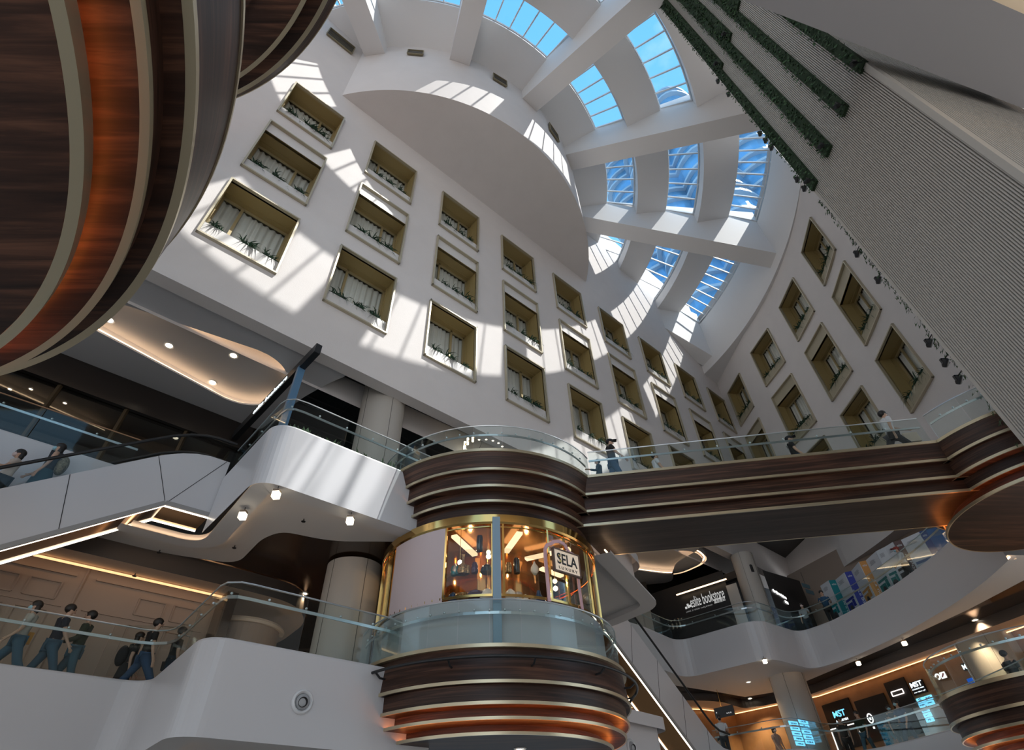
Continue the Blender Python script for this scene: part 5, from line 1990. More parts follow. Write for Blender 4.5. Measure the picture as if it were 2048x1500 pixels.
# zigzag exhibition panels along the curved balcony
TOPS = [(1641, 1172), (1657, 1161), (1671, 1160), (1689, 1145), (1703, 1142), (1718, 1124), (1732, 1121), (1752, 1103), (1770, 1094), (1786, 1084), (1802, 1080), (1838, 1064), (1851, 1060), (1892, 1050)]
PP = [at_z(x, y, 10.0) for x, y in TOPS]
COLS = ['w', 'teal', 'w', 'blue', 'w', 'orange', 'w', 'w2', 'w', 'brown', 'w', 'navy', 'navy2']
CM = {'w': (.62, .65, .70), 'w2': (.60, .64, .68), 'teal': (.0, .21, .24), 'blue': (.005, .02, .30), 'orange': (.60, .27, .06), 'brown': (.11, .06, .055), 'navy': (.02, .06, .24), 'navy2': (.03, .12, .34)}
NMC = {'w': 'white printed', 'w2': 'white and teal', 'teal': 'teal', 'blue': 'deep blue', 'orange': 'orange', 'brown': 'brown', 'navy': 'navy blue', 'navy2': 'blue patterned'}
WORDS = {'teal': 'Life is a garden', 'blue': 'Le Bonheur', 'orange': 'La nature', 'brown': 'Portraits', 'navy': 'Gallery tour'}
wk = 0
for k in range(len(PP) - 1):
    a_, c_ = PP[k], PP[k + 1]
    r_ = Vector((c_.x - a_.x, c_.y - a_.y, 0))
    L_ = r_.length
    r_.normalize()
    n_ = r_.cross(Vector((0, 0, 1)))
    if n_.dot(a_) > 0:
        pass
    kind = COLS[k]
    wk += kind in ('w', 'w2')
    lab = ('%s exhibition panel of the zigzag display, %s' % (NMC[kind], 'between its neighbours' if kind not in ('w',) else '%s white one from the left' % ORD[wk - 1])).replace(', between its neighbours', '')
    e = empty('exhibition_panel', (a_.x, a_.y, L3 - .28), 0, lab, 'display panel', 'zigzag exhibition panels')
    M = Matrix(((r_.x, 0, n_.x, 0), (r_.y, 0, n_.y, 0), (0, 1, 0, 0), (0, 0, 0, 1)))
    H = 10.0 - (L3 - .28)
    MB().box((L_ / 2, H / 2, 0), (L_ - .004, H, .04), M).build('board', mat('panel_' + kind, CM[kind], .5), e)
    if kind in ('w', 'w2', 'navy2'):
        rr = random.Random(k * 7 + 1)
        tint = [(.0, .2, .23), (.02, .03, .3), (.55, .28, .08), (.02, .2, .2), (.05, .05, .06), (.15, .2, .35)][k // 2 % 6]
        m, m2 = MB(), MB()
        for q in range(5):
            m2.box((L_ * .42, H * .93 - q * .035, .024), (L_ * rr.uniform(.3, .55), .012, .004), M)
        for q in range(9):
            m2.box((L_ * .45, H * .30 - q * .05, .024), (L_ * rr.uniform(.4, .6), .014, .004), M)
        m.box((L_ * .5, H * .60, .024), (L_ * .78, .10, .006), M)
        m.box((L_ * .36, H * .47, .024), (L_ * .5, .42, .006), M)
        m.box((L_ * .75, H * .52, .026), (L_ * .22, .30, .008), M)
        m.build('picture', mat('print_%d' % (k // 2), tint, .6), e)
        m2.build('print', mat('print_ink', (.2, .22, .26), .7), e)
        m = MB().ball((0, 0, 0), .14, 8, (1, 1.4, .2)).xf(M @ Matrix.Translation((L_ * .4, H * .44, .03)))
        m.build('figure_print', mat('print_dark', (.04, .04, .045), .6), e)
    else:
        Mv = M @ Matrix.Translation((L_ * .62, H * .66, .0)) @ Matrix.Rotation(-PI / 2, 4, 'Z')
        fit_text(WORDS[kind], 0, 0, H * .42, L_ * .34, Mv, mat('print_white', (.75, .77, .8), .6), e, zoff=.025)
        fit_text('eslite', L_ * .2, H * .91, L_ * .6, .09, M, mat('print_white', (.75, .77, .8), .6), e, zoff=.025)
# small hanging blue direction sign on level 3
p = at_z(1612, 1172, 10.3)
o = empty('hanging_sign', p, .6, 'small blue-grey direction sign hanging on level three behind the right glass', 'sign')
m = MB()
for k, x in enumerate((0, .14)):
    m.box((x, 0, -.28 * k), (.62, .03, .2))
m.build('board', mat('sign_bluegrey', (.10, .19, .24), .5), o)
MB().tube([(0, 0, 0), (0, 0, 11.0 - p.z)], .01, 5).build('rod', BLACKM, o)
# black hanging sign on level 2
a_, c_ = at_z(1433, 1438, 4.9), at_z(1470, 1430, 4.9)
o = empty('direction_sign', a_, 0, 'black hanging direction sign above the person in the white shirt', 'sign')
d_ = Vector((c_.x - a_.x, c_.y - a_.y, 0)); L_ = d_.length; d_.normalize()
n_ = d_.cross(Vector((0, 0, 1)))
M = Matrix(((d_.x, 0, n_.x, 0), (d_.y, 0, n_.y, 0), (0, 1, 0, 0), (0, 0, 0, 1)))
MB().box((L_ / 2, .2, 0), (L_, .4, .08), M).build('board', BLACKM, o)
m = MB()
for x in (.08, .62, .72, .82):
    m.box((L_ * x + .03, .22 if x < .1 else .12, .045), (.05, .05, .006), M)
m.build('pictogram', emis('pict', (.8, .8, .8), .5), o)
MB().tube([tuple(M @ Vector((L_ * .4, .4, 0))), tuple(M @ Vector((L_ * .4, 1.1, 0)))], .012, 5).build('rod', BRASS, o)


def mw_seg(px, py):
    best = None
    for k in range(len(MW) - 1):
        a_, c_ = MW[k], MW[k + 1]
        p = on_wall(px, py, a_, c_)
        d_ = Vector((c_[0] - a_[0], c_[1] - a_[1]))
        t = (Vector((p.x - a_[0], p.y - a_[1]))).dot(d_) / d_.length_squared
        if -.02 <= t <= 1.02 and p.y > 0:
            if best is None or p.length < best[0].length:
                best = (p, a_, c_)
    return best


CY = emis('cyan_glow', (.18, .62, 1.0), 1.5)
CYW = emis('white_glow', (.85, .95, 1.0), 1.6)
NEON = emis('neon_white', (1.0, .88, .82), 2.2)
PANELK = mat('panel_black2', (.012, .012, .014), .25)


def wall_panel(name, corners, mm, label, cat, depth=.06, front=.05):
    """flat panel on the shop wall through photo corners tl, tr, br, bl"""
    seg = mw_seg((corners[0][0] + corners[1][0]) / 2, (corners[0][1] + corners[2][1]) / 2)
    P = [on_wall(x, y, seg[1], seg[2]) for x, y in corners]
    a_, c_ = Vector(seg[1]), Vector(seg[2])
    d_ = (c_ - a_).normalized()
    n_ = Vector((d_.y, -d_.x, 0))
    if n_.dot(P[0]) > 0: n_ = -n_
    s = sorted([(Vector((p.x, p.y)) - a_).dot(d_) for p in P])
    s0, s1 = (s[0] + s[1]) / 2, (s[2] + s[3]) / 2
    z1, z0 = (P[0].z + P[1].z) / 2, (P[2].z + P[3].z) / 2
    z0 = max(z0, Z2 - .28)
    q = a_ + d_ * s0
    r_ = Vector((d_.x, d_.y, 0))
    M = Matrix(((r_.x, 0, n_.x, 0), (r_.y, 0, n_.y, 0), (0, 1, 0, 0), (0, 0, 0, 1)))
    org = Vector((q.x, q.y, z0)) + n_ * front
    if M.determinant() < 0:
        r_ = -r_
        q = a_ + d_ * s1
        org = Vector((q.x, q.y, z0)) + n_ * front
        M = Matrix(((r_.x, 0, n_.x, 0), (r_.y, 0, n_.y, 0), (0, 1, 0, 0), (0, 0, 0, 1)))
    e = empty(name, org, 0, label, cat)
    W, H = s1 - s0, z1 - z0
    MB().box((W / 2, H / 2, 0), (W, H, depth), M).build('panel', mm, e)
    return e, M, W, H


e, M, W, H = wall_panel('shop_entrance', ((1642, 1412), (1703, 1394), (1730, 1490), (1672, 1505)), PANELK, 'black shop entrance lettered MST with two white neon door frames', 'shop front')
fit_text('MST', W * .36, H - .62, W * .40, .26, M, CY, e, bold=.02, zoff=.04)
fit_text('ATHLEISURE WEAR', W * .38, H - .80, W * .40, .09, M, CYW, e, zoff=.04)
for x0, x1 in ((.12, .46), (.58, .96)):
    m = MB()
    top = H - 1.0
    for (p, q) in (((x0, .0), (x0, top)), ((x0, top), (x1, top)), ((x1, top), (x1, 0))):
        m.bar(M @ Vector((p[0] * W, p[1], .05)), M @ Vector((q[0] * W, q[1], .05)), .035, .035)
    m.build('neon_frame', NEON, e)
e, M, W, H = wall_panel('shop_opening', ((1712, 1402), (1775, 1385), (1798, 1470), (1742, 1490)), DARK, 'dark shop opening with a white round logo right of the neon entrance', 'shop front')
m = MB()
m.tube([tuple(M @ Vector((W * .32 + .13 * cos(t * PI / 8), H - .75 + .17 * sin(t * PI / 8), .06))) for t in range(16)], .025, 5, closed=True)
m.box((W * .32, H - .75, .06), (.08, .12, .02), M)
m.box((W * .32, H - 1.1, .06), (.08, .08, .02), M)
m.build('logo', GLYPH, e)
e, M, W, H = wall_panel('shop_opening', ((1775, 1365), (1815, 1352), (1852, 1462), (1812, 1478)), DARK, 'dark shop opening with a lit rectangular lamp left of the blue brand signs', 'shop front')
m = MB()
for (p, q) in (((.2, .2), (.75, .2)), ((.75, .2), (.75, .36)), ((.75, .36), (.2, .36)), ((.2, .36), (.2, .2))):
    m.bar(M @ Vector((p[0] * W, H * .62 + p[1], .06)), M @ Vector((q[0] * W, H * .62 + q[1], .06)), .03, .03)
m.build('ceiling_lamp', NEON, e)
e, M, W, H = wall_panel('shop_sign_tall', ((1820, 1366), (1846, 1358), (1857, 1383), (1831, 1392)), PANELK, 'black wall sign lettered MST on the amber wall left of the lower right deck', 'sign')
fit_text('MST', W * .06, H * .55, W * .86, H * .40, M, CYW, e, bold=.03, zoff=.04)
fit_text('ATHLEISURE WEAR', W * .06, H * .36, W * .88, H * .10, M, CYW, e, zoff=.04)
fit_text('smart · balance · golf', W * .1, H * .10, W * .84, H * .12, M, CYW, e, zoff=.04)


def brand_tiles(tiles, where):
    for k, (c4_, word) in enumerate(tiles):
        e, M, W, H = wall_panel('brand_tile', c4_, CY, 'glowing blue brand tile %s, %s' % (word[1], where), 'sign')
        e['group'] = 'glowing blue brand tiles'
        if word[0] == 'swoosh':
            m = MB()
            m.poly([M @ Vector((W * x, H * y, .035)) for x, y in ((.25, .42), (.36, .30), (.8, .66), (.4, .44), (.32, .5))])
            m.build('mark', INK, e)
        elif word[0] == 'H':
            m = MB()
            for s in (0, 1):
                pts = [(.32, .25), (.40, .25), (.46, .5), (.40, .75), (.32, .75), (.37, .5)]
                m.poly([M @ Vector((W * (x if not s else 1 - x), H * y, .035)) for x, y in (pts if not s else reversed(pts))])
            m.box((W * .5, H * .5, .035), (W * .16, H * .08, .004), M)
            m.build('mark', INK, e)
        elif word[0] == 'shield':
            m = MB().tube([tuple(M @ Vector((W * .5 + W * .14 * cos(t * PI / 6), H * .58 + H * .22 * sin(t * PI / 6), .04))) for t in range(12)], .012, 4, closed=True)
            m.build('mark', INK, e)
        else:
            fit_text(word[0], W * .16, H * .36, W * .68, H * .3, M, INK, e, bold=.02, zoff=.034)


brand_tiles([(((1835, 1398), (1849.5, 1393.5), (1852, 1403), (1838, 1407)), ('shield', 'with a shield mark')),
             (((1851, 1393), (1864, 1389), (1867, 1397), (1854, 1402)), ('BOSS', 'reading BOSS')),
             (((1839.5, 1408), (1853.5, 1404), (1856, 1412.5), (1842.5, 1416.5)), ('PUMA', 'reading PUMA')),
             (((1855, 1403), (1868, 1399), (1871, 1408), (1858, 1412)), ('Champion', 'reading Champion')),
             (((1845.5, 1421), (1859, 1417), (1861, 1422), (1847.5, 1426)), ('skechers', 'narrow, below the pair')),
             (((1849, 1427.5), (1863, 1423.5), (1865.5, 1432), (1851.5, 1436.5)), ('swoosh', 'with a tick mark')),
             (((1853, 1437.5), (1867.5, 1433.5), (1870.5, 1441.5), (1857, 1446)), ('H', 'with a double curve mark'))], 'on the amber wall')
e, M, W, H = wall_panel('shop_sign_small', ((1925, 1328), (1954, 1318), (1959, 1334), (1930, 1343)), PANELK, 'white glowing MST sign seen through the lower right deck glass', 'sign')
fit_text('MST', W * .03, H * .15, W * .66, H * .66, M, CYW, e, bold=.03, zoff=.04)
fit_text('smart', W * .74, H * .52, W * .22, H * .22, M, CYW, e, zoff=.04)
fit_text('golf', W * .74, H * .2, W * .22, H * .22, M, CYW, e, zoff=.04)
e, M, W, H = wall_panel('logo_tiles', ((1873, 1350), (1893, 1340), (1897, 1354), (1877, 1364)), mat('amber_plate', (.22, .11, .05), .5), 'pair of white and red logo marks on the amber wall behind the lower right glass', 'sign')
m = MB().tube([tuple(M @ Vector((W * .22 + .09 * cos(t * PI / 6), H * .5 + .09 * sin(t * PI / 6), .05))) for t in range(12)], .03, 5, closed=True)
m.build('ring_mark', GLYPH, e)
MB().box((W * .72, H * .5, .05), (.22, .22, .02), M).build('square_mark', GLYPH, e)
MB().box((0, 0, 0), (.16, .05, .03), M @ Matrix.Translation((W * .72, H * .5, .055)) @ Matrix.Rotation(.8, 4, 'Z')).build('red_mark', mat('mark_red', (.4, .03, .03), .5), e)
e, M, W, H = wall_panel('video_screen', ((1938, 1362), (1968, 1345), (1986, 1375), (1955, 1395)), emis('screen_blue', (.01, .10, .55), .8), 'bright blue video screen behind the lower right deck glass', 'screen')
m = MB()
m.poly([M @ Vector((W * x, H * y, .035)) for x, y in ((.1, .2), (.4, .75), (.62, .4), (.9, .8), (.9, .2))])
m.build('image', emis('screen_dark', (.01, .04, .25), .6), e)
# blue directory tiles on the glass by the column, lower right
cp = at_z(1582, 1444, 4.1)
dirs = []
for r in range(5):
    for c in range(2):
        x = 1586 + c * 19.5 + r * 3.4
        y = 1447 + r * 10.2 - c * 3.2
        dirs.append((x, y))
tc_ = Vector((11.35, 27.4))
tp0, tp1 = (9.9, 25.3), (12.0, 26.6)
for k, (x, y) in enumerate(dirs):
    q = [on_wall(x + dx, y + dy, tp0, tp1) for dx, dy in ((-8, -2.8), (8, -6), (10, 2.2), (-6, 5.2))]
    zb, zt = (q[2].z + q[3].z) / 2, (q[0].z + q[1].z) / 2
    d_ = Vector((tp1[0] - tp0[0], tp1[1] - tp0[1], 0)).normalized()
    n_ = d_.cross(Vector((0, 0, 1)))
    W = abs((q[1] - q[0]).dot(d_))
    e = empty('brand_tile', (q[3].x, q[3].y, zb), 0, 'glowing blue brand tile by the lower right column, row %s, %s column' % (('one', 'two', 'three', 'four', 'five')[k // 2], ('left', 'right')[k % 2]), 'sign', 'glowing blue brand tiles')
    M = Matrix(((d_.x, 0, n_.x, 0), (d_.y, 0, n_.y, 0), (0, 1, 0, 0), (0, 0, 0, 1)))
    MB().box((W / 2, (zt - zb) / 2, 0), (W, zt - zb, .03), M).build('panel', CY, e)
    fit_text(('IZOD', 'OUR', 'puma', 'converse', 'casio', 'fila', 'vans', 'asics', 'nike', 'HH')[k], W * .18, (zt - zb) * .3, W * .62, (zt - zb) * .34, M, INK, e, bold=.02, zoff=.02)

# glass tower outside, seen through the skylight
tw = empty('glass_tower', (34.4, 49.1, 0), 0, 'blue glass tower with scalloped floors outside, seen through the skylight', 'building')
TB = mat('tower_glass', (.10, .30, .55), .15, metal=.3, var=.35, vscale=.25)
TR = mat('tower_rim', (.22, .36, .50), .4)
m, m2 = MB(), MB()
R0 = 12.5
lob = 11
for fl in range(19):
    z = 36 + fl * 3.3
    pts = []
    for k in range(lob * 10):
        a = 2 * PI * k / (lob * 10)
        r_ = R0 + 2.2 * abs(sin(a * lob / 2)) + .5 * (fl % 2)
        pts.append((r_ * cos(a), r_ * sin(a)))
    m.prism(pts, z, z + 2.8, caps=(False, False))
    m2.prism([(p[0] * 1.05, p[1] * 1.05) for p in pts], z + 2.8, z + 3.3)
m.build('glazing', TB, tw)
m2.build('floor_rim', TR, tw)
# ================================================================== PEOPLE
SKIN = mat('skin', (.52, .33, .235), .55)
HAIRM = mat('hair_black', (.012, .010, .009), .5)
EYE = mat('eye_dark', (.01, .008, .008), .3)
LIPS = mat('lip', (.33, .13, .11), .5)
MASKB = mat('mask_blue', (.30, .52, .60), .7)
MASKP = mat('mask_pale', (.62, .50, .48), .7)
MASKK = mat('mask_black', (.01, .01, .011), .7)
SHOE = mat('shoe_dark', (.02, .02, .022), .5)


def cloth(nm, col):
    return mat('cloth_' + nm, col, .85)


def skin_mesh(name, V, E, m, parent, sub=1):
    """grow one continuous surface over a joint skeleton; V = {key: (x, y, z, r)}"""
    keys = list(V)
    idx = {k: i for i, k in enumerate(keys)}
    me = bpy.data.meshes.new(name)
    me.from_pydata([V[k][:3] for k in keys], [(idx[a], idx[b]) for a, b in E], [])
    o = bpy.data.objects.new(name, me)
    COL.objects.link(o)
    md = o.modifiers.new('skin', 'SKIN')
    md.use_smooth_shade = True
    md.branch_smoothing = .3
    sv = me.skin_vertices[0].data
    for i, k in enumerate(keys):
        r = V[k][3]
        sv[i].radius = r if isinstance(r, tuple) else (r, r)
        sv[i].use_root = (i == 0)
    o.modifiers.new('sub', 'SUBSURF').render_levels = sub
    o.modifiers['sub'].levels = sub
    bpy.context.view_layer.update()
    dg = bpy.context.evaluated_depsgraph_get()
    nm = bpy.data.meshes.new_from_object(o.evaluated_get(dg))
    nm.name = name
    bpy.data.objects.remove(o)
    bpy.data.meshes.remove(me)
    nm.materials.clear()
    nm.materials.append(m)
    nm.polygons.foreach_set('use_smooth', [True] * len(nm.polygons))
    o = bpy.data.objects.new(name, nm)
    COL.objects.link(o)
    o.parent = parent
    return o


def person(loc, face, label, H=1.68, top=(.1, .1, .1), bottom=(.05, .07, .12), stride=.28, arms=(.25, -.2), elbows=(.3, .3), hair='short', mask=None,
           skirt=None, wide=False, extra=None, long_sleeve=False, lean=0.0, hold=None, group=None, bare=False, turn=0.0):
    """loc: feet; face: azimuth the person faces; arms / elbows: swing and bend angles (left, right)"""
    k = H / 1.70
    root = empty('person', loc, -rad(face), label, 'person', group)
    V, E = {}, []

    def add(key, x, y, z, r, link=None):
        V[key] = (x * k, (y + lean * max(0, z - .9)) * k, z * k, tuple(q * k for q in r) if isinstance(r, tuple) else r * k)
        if link: E.append((link, key))
    add('pel', 0, 0, .94, (.125, .10))
    add('waist', 0, .005, 1.08, (.115, .088), 'pel')
    add('chest', 0, .0, 1.27, (.135, .10), 'waist')
    add('cl', 0, -.01, 1.40, (.09, .075), 'chest')
    add('neck', 0, .005, 1.475, .05, 'cl')
    add('jaw', 0, .035, 1.535, .062, 'neck')
    add('head', 0, .03, 1.605, (.078, .092), 'jaw')
    add('crown', 0, .02, 1.665, .055, 'head')
    add('nose', 0, .128, 1.585, .011, 'head')
    for s, nm in ((-1, 'l'), (1, 'r')):
        add('ear' + nm, s * .088, .02, 1.59, .012, 'head')
        st = stride * s
        add('hip' + nm, s * .085, 0, .90, .088, 'pel')
        add('knee' + nm, s * .09, st * .55 + .03, .50, .058, 'hip' + nm)
        up = .10 if st < -.1 else 0.0
        add('ank' + nm, s * .09, st - (.04 if up else 0), .09 + up, .038, 'knee' + nm)
        add('toe' + nm, s * .10, st + .14, .035 + up * .3, .032, 'ank' + nm)
        a, e = arms[0 if s < 0 else 1], elbows[0 if s < 0 else 1]
        sx, sz = .175, 1.385
        add('sh' + nm, s * sx, 0, sz, .058, 'cl')
        ex, ey, ez = sx + .035, sin(a) * .29, sz - cos(a) * .29
        add('el' + nm, s * ex, ey, ez, .040, 'sh' + nm)
        b_ = a + e
        wx, wy, wz = ex + .01, ey + sin(b_) * .24, ez - cos(b_) * .24
        add('wr' + nm, s * wx, wy, wz, .027, 'el' + nm)
        hx, hy, hz = wx, wy + sin(b_) * .075, wz - cos(b_) * .075
        add('pa' + nm, s * hx, hy, hz, (.030, .022), 'wr' + nm)
        dx, dz = sin(b_), -cos(b_)
        for f in range(4):
            o_ = (f - 1.5) * .017
            l = (.062, .074, .07, .055)[f]
            px_, pz_ = -dz, dx
            add('f%d%s' % (f, nm), s * (hx - .004), hy + dx * l + px_ * o_, hz + dz * l + pz_ * o_, .0088, 'pa' + nm)
            add('g%d%s' % (f, nm), s * (hx - .018), hy + dx * (l + .032) + px_ * o_, hz + dz * (l + .032) + pz_ * o_, .0078, 'f%d%s' % (f, nm))
        add('t' + nm, s * (hx - .02), hy + dx * .01 - dz * .045, hz + dz * .01 + dx * .045, .0095, 'wr' + nm)
    skin_mesh('body', V, E, SKIN, root, 1)
    # clothing
    def grab(keys, add_r, links):
        return {q: (*V[q][:3], tuple(r + add_r for r in V[q][3]) if isinstance(V[q][3], tuple) else V[q][3] + add_r) for q in keys}, links
    T_, L_ = grab(['chest', 'waist', 'pel', 'cl'], .028 * k, [('chest', 'waist'), ('waist', 'pel'), ('chest', 'cl')])
    V['cl'] and T_.update({'cl': (V['cl'][0], V['cl'][1], V['cl'][2] - .01, (.115 * k, .09 * k))})
    for s, nm in ((-1, 'l'), (1, 'r')):
        if bare:
            continue
        a_, b_ = Vector(V['sh' + nm][:3]), Vector(V['el' + nm][:3])
        T_['sh' + nm] = (*a_, .074 * k)
        L_.append(('cl', 'sh' + nm))
        if long_sleeve:
            T_['el' + nm] = (*b_, .055 * k)
            T_['wr' + nm] = (*Vector(V['wr' + nm][:3]), .042 * k)
            L_ += [('sh' + nm, 'el' + nm), ('el' + nm, 'wr' + nm)]
        else:
            m_ = a_.lerp(b_, .7)
            T_['sl' + nm] = (*m_, .064 * k)
            L_.append(('sh' + nm, 'sl' + nm))
    skin_mesh('shirt', T_, L_, cloth(label[:18], top) if not isinstance(top, str) else MATS[top], root, 1)
    bm_ = cloth('b' + label[:18], bottom)
    if skirt:
        m = MB()
        z0 = skirt
        prof = [(.13, 1.0), (.165, .90), (.2, (.9 + z0) / 2), (.24, z0)]
        m.lathe((0, 0, 0), [(r * k, z * k) for r, z in prof], 24)
        m.build('skirt', bm_, root, smooth=60)
    else:
        P_ = {'pel': (*V['pel'][:3], (.145 * k, .118 * k))}
        Lp = []
        for nm in 'lr':
            g = .05 if wide else .018
            P_['hip' + nm] = (*V['hip' + nm][:3], .105 * k)
            P_['knee' + nm] = (*V['knee' + nm][:3], V['knee' + nm][3] + (.035 if wide else .016) * k)
            q = Vector(V['ank' + nm][:3]) + Vector((0, 0, .02))
            P_['ank' + nm] = (*q, V['ank' + nm][3] + g * k)
            Lp += [('pel', 'hip' + nm), ('hip' + nm, 'knee' + nm), ('knee' + nm, 'ank' + nm)]
        skin_mesh('trousers', P_, Lp, bm_, root, 1)
    for nm in 'lr':
        a_, b_ = Vector(V['ank' + nm][:3]), Vector(V['toe' + nm][:3])
        m = MB().ball(tuple(a_.lerp(b_, .45) + Vector((0, 0, -.03))), .115 * k, 8, (.42, 1.1, .42))
        m.build('shoe', SHOE, root, smooth=60)
    hx, hy, hz = V['head'][:3]
    m = MB()
    if hair == 'cap':
        m.ball((hx, hy - .005, hz + .03 * k), .105 * k, 10, (.92, 1.08, .75))
        m.box((hx, hy + .13 * k, hz + .045 * k), (.14 * k, .12 * k, .012))
        m.build('cap', cloth('cap', (.015, .015, .018)) if not extra or extra[0] != 'redcap' else cloth('redcap', (.25, .04, .03)), root, smooth=60)
    else:
        m.ball((hx, hy - .022 * k, hz + .028 * k), .108 * k, 10, (.90, 1.0, .90))
        if hair in ('long', 'bob'):
            m.ball((hx, hy - .055 * k, hz - (.11 if hair == 'long' else .05) * k), .10 * k, 8, (.95, .62, 1.9 if hair == 'long' else 1.1))
        if hair == 'bun':
            m.ball((hx, hy - .11 * k, hz + .05 * k), .045 * k, 8)
        # keep the face clear
        m.v = [(v[0], min(v[1], hy + .062 * k) if v[2] < hz + .055 * k else v[1], v[2]) for v in m.v]
        m.build('hair', HAIRM, root, smooth=60)
    m = MB()
    for s in (-1, 1):
        m.ball((hx + s * .032 * k, hy + .088 * k, hz + .005 * k), .011 * k, 6, (1.3, .7, .7))
    m.build('eyes', EYE, root, smooth=60)
    if mask:
        m = MB().ball((hx, hy + .058 * k, hz - .045 * k), .062 * k, 8, (1.05, .85, .85))
        m.build('face_mask', mask, root, smooth=60)
    else:
        m = MB().ball((hx, hy + .088 * k, hz - .048 * k), .012 * k, 6, (1.9, .7, .6))
        m.build('mouth', LIPS, root, smooth=60)
    if extra:
        for it in extra:
            if it == 'backpack':
                m = MB().ball((0, -.20 * k, 1.2 * k), .2 * k, 10, (.85, .6, 1.15))
                m.build('backpack', mat('pack', (.20, .18, .12), .8, var=.5, vscale=20), root, smooth=60)
            if it == 'backpack_black':
                m = MB().ball((0, -.20 * k, 1.15 * k), .2 * k, 10, (.85, .6, 1.15))
                m.build('backpack', cloth('packk', (.012, .012, .014)), root, smooth=60)
            if it == 'folder':
                p = Vector(V['elr'][:3]) + Vector((.0, .02, -.06))
                m = MB().box(tuple(p), (.03, .3, .22)).build('folder', cloth('folder', (.55, .27, .06)), root)
            if it == 'bag':
                p = Vector(V['pal'][:3])
                MB().box((p.x - .03, p.y, p.z - .25), (.09, .36, .28)).build('shoulder_bag', cloth('bag', (.6, .52, .42)), root)
    return root


def P_at(px, py, zf, H):
    p = at_z(px, py, zf + H * .985)
    return (p.x, p.y, zf)


F2, F3 = Z2 - .3, L3 - .28
wl = math.degrees(math.atan2(K3[0] - K2[0], K3[1] - K2[1]))     # walking left along the balcony
person(P_at(78, 1206, F2, 1.62), wl, 'person in a pale top, blue face mask and wide blue trousers walking left with an orange folder', 1.62, (.42, .40, .36), (.05, .11, .16), .36, (.15, -.25), (.5, .35), 'bob', MASKB, wide=True, extra=['folder'])
person(P_at(143, 1213, F2, 1.72), wl + 180, 'person in a dark navy T-shirt and blue jeans walking right on level two', 1.72, (.012, .014, .028), (.045, .10, .15), .32, (-.2, .35), (.2, .3), 'short')
person(P_at(187, 1226, F2, 1.70), wl + 8, 'person in a dark green shirt and blue jeans facing left on level two', 1.70, (.022, .028, .012), (.05, .11, .15), .22, (.2, .0), (.9, .4), 'short', long_sleeve=True)
person(P_at(282, 1266, F2, 1.62), wl + 180, 'person in a long black dress with a black backpack walking right on level two', 1.60, (.012, .012, .012), (.012, .012, .013), .3, (.2, -.1), (.5, .3), 'bob', skirt=.3, extra=['backpack_black'])
person(P_at(318, 1241, F2, 1.74), wl + 180, 'person in a black T-shirt and blue jeans beside the one in the black dress', 1.74, (.012, .012, .013), (.03, .07, .14), .42, (-.25, .15), (.15, .2), 'short')
person(P_at(366, 1258, F2, 1.68), wl + 180, 'person in dark clothes half hidden at the balcony corner on level two', 1.68, (.015, .014, .014), (.02, .02, .022), .15, (.0, .1), (.3, .3), 'short')


def on_esc(s, w=.5):
    q = EQ(s, 0, w)
    return (q[0], q[1], EZL(s) - .02)


person(on_esc(2.32), 229, 'person with long black hair, blue face mask, dark top and camouflage backpack on the left escalator', 1.66, (.03, .035, .045), (.02, .07, .10), .06, (.1, .25), (.2, .5), 'long', MASKB, skirt=.25, extra=['backpack'], bare=True)
person(on_esc(2.86, .35), 215, 'person in a beige T-shirt and pale pink face mask with shoulder strap on the left escalator', 1.60, (.50, .43, .37), (.012, .02, .03), .08, (.5, .3), (.9, .7), 'bob', MASKP)
bdir = math.degrees(math.atan2(BR_D.x, BR_D.y))
person(P_at(1217, 881, F3, 1.72), bdir, 'person in a black cap, navy T-shirt and dark trousers walking right on the footbridge', 1.72, (.012, .016, .03), (.03, .035, .038), .22, (-.2, .45), (.1, .25), 'cap')
person(P_at(1195, 921, F3, 1.28), bdir + 180, 'smaller person in a dark jacket behind the bridge glass near the round tower', 1.28, (.03, .04, .05), (.02, .025, .03), .1, (.4, .4), (1.4, 1.2), 'short', long_sleeve=True)
person(P_at(1307, 908, F3, 1.58), bdir, 'person in a white T-shirt seen from behind at the far side of the footbridge', 1.56, (.60, .62, .64), (.03, .03, .035), .2, (.0, .3), (.2, .3), 'short')
person(P_at(1575, 876, F3, 1.62), bdir + 20, 'person in a black cap and black T-shirt in the middle of the footbridge', 1.64, (.015, .025, .03), (.02, .02, .02), .12, (.05, .2), (.2, .3), 'cap')
person(P_at(1755, 826, F3, 1.72), bdir, 'person in a white T-shirt leaning forward with an outstretched arm at the right of the footbridge', 1.72, (.58, .62, .66), (.03, .035, .045), .45, (1.15, -.2), (.2, .2), 'short', extra=['bag'], lean=.12)
person(P_at(1602, 1208, F3, 1.62), 215, 'person in a light top, dark trousers and face mask at the bend of the right balcony', 1.62, (.35, .38, .40), (.012, .02, .035), .1, (.4, .2), (1.3, .3), 'bun', MASKP)
person(P_at(1641, 1183, F3, 1.72), 205, 'person in a blue T-shirt holding the rail on the right balcony', 1.72, (.02, .07, .14), (.02, .02, .022), .1, (.3, .5), (1.2, 1.1), 'short')
person(P_at(1792, 1095, F3, 1.66), 300, 'person in a white shirt, dark trousers, red cap and blue face mask on the right balcony', 1.66, (.60, .64, .68), (.012, .012, .016), .24, (.3, -.2), (.6, .2), 'cap', MASKB, extra=['redcap'], long_sleeve=True)
person(P_at(1437, 1432, F2, 1.66), 195, 'person in a white short-sleeved shirt, black trousers and black mask at the escalator foot', 1.66, (.62, .60, .58), (.012, .012, .013), .06, (.25, .25), (1.4, 1.4), 'bun', MASKK)
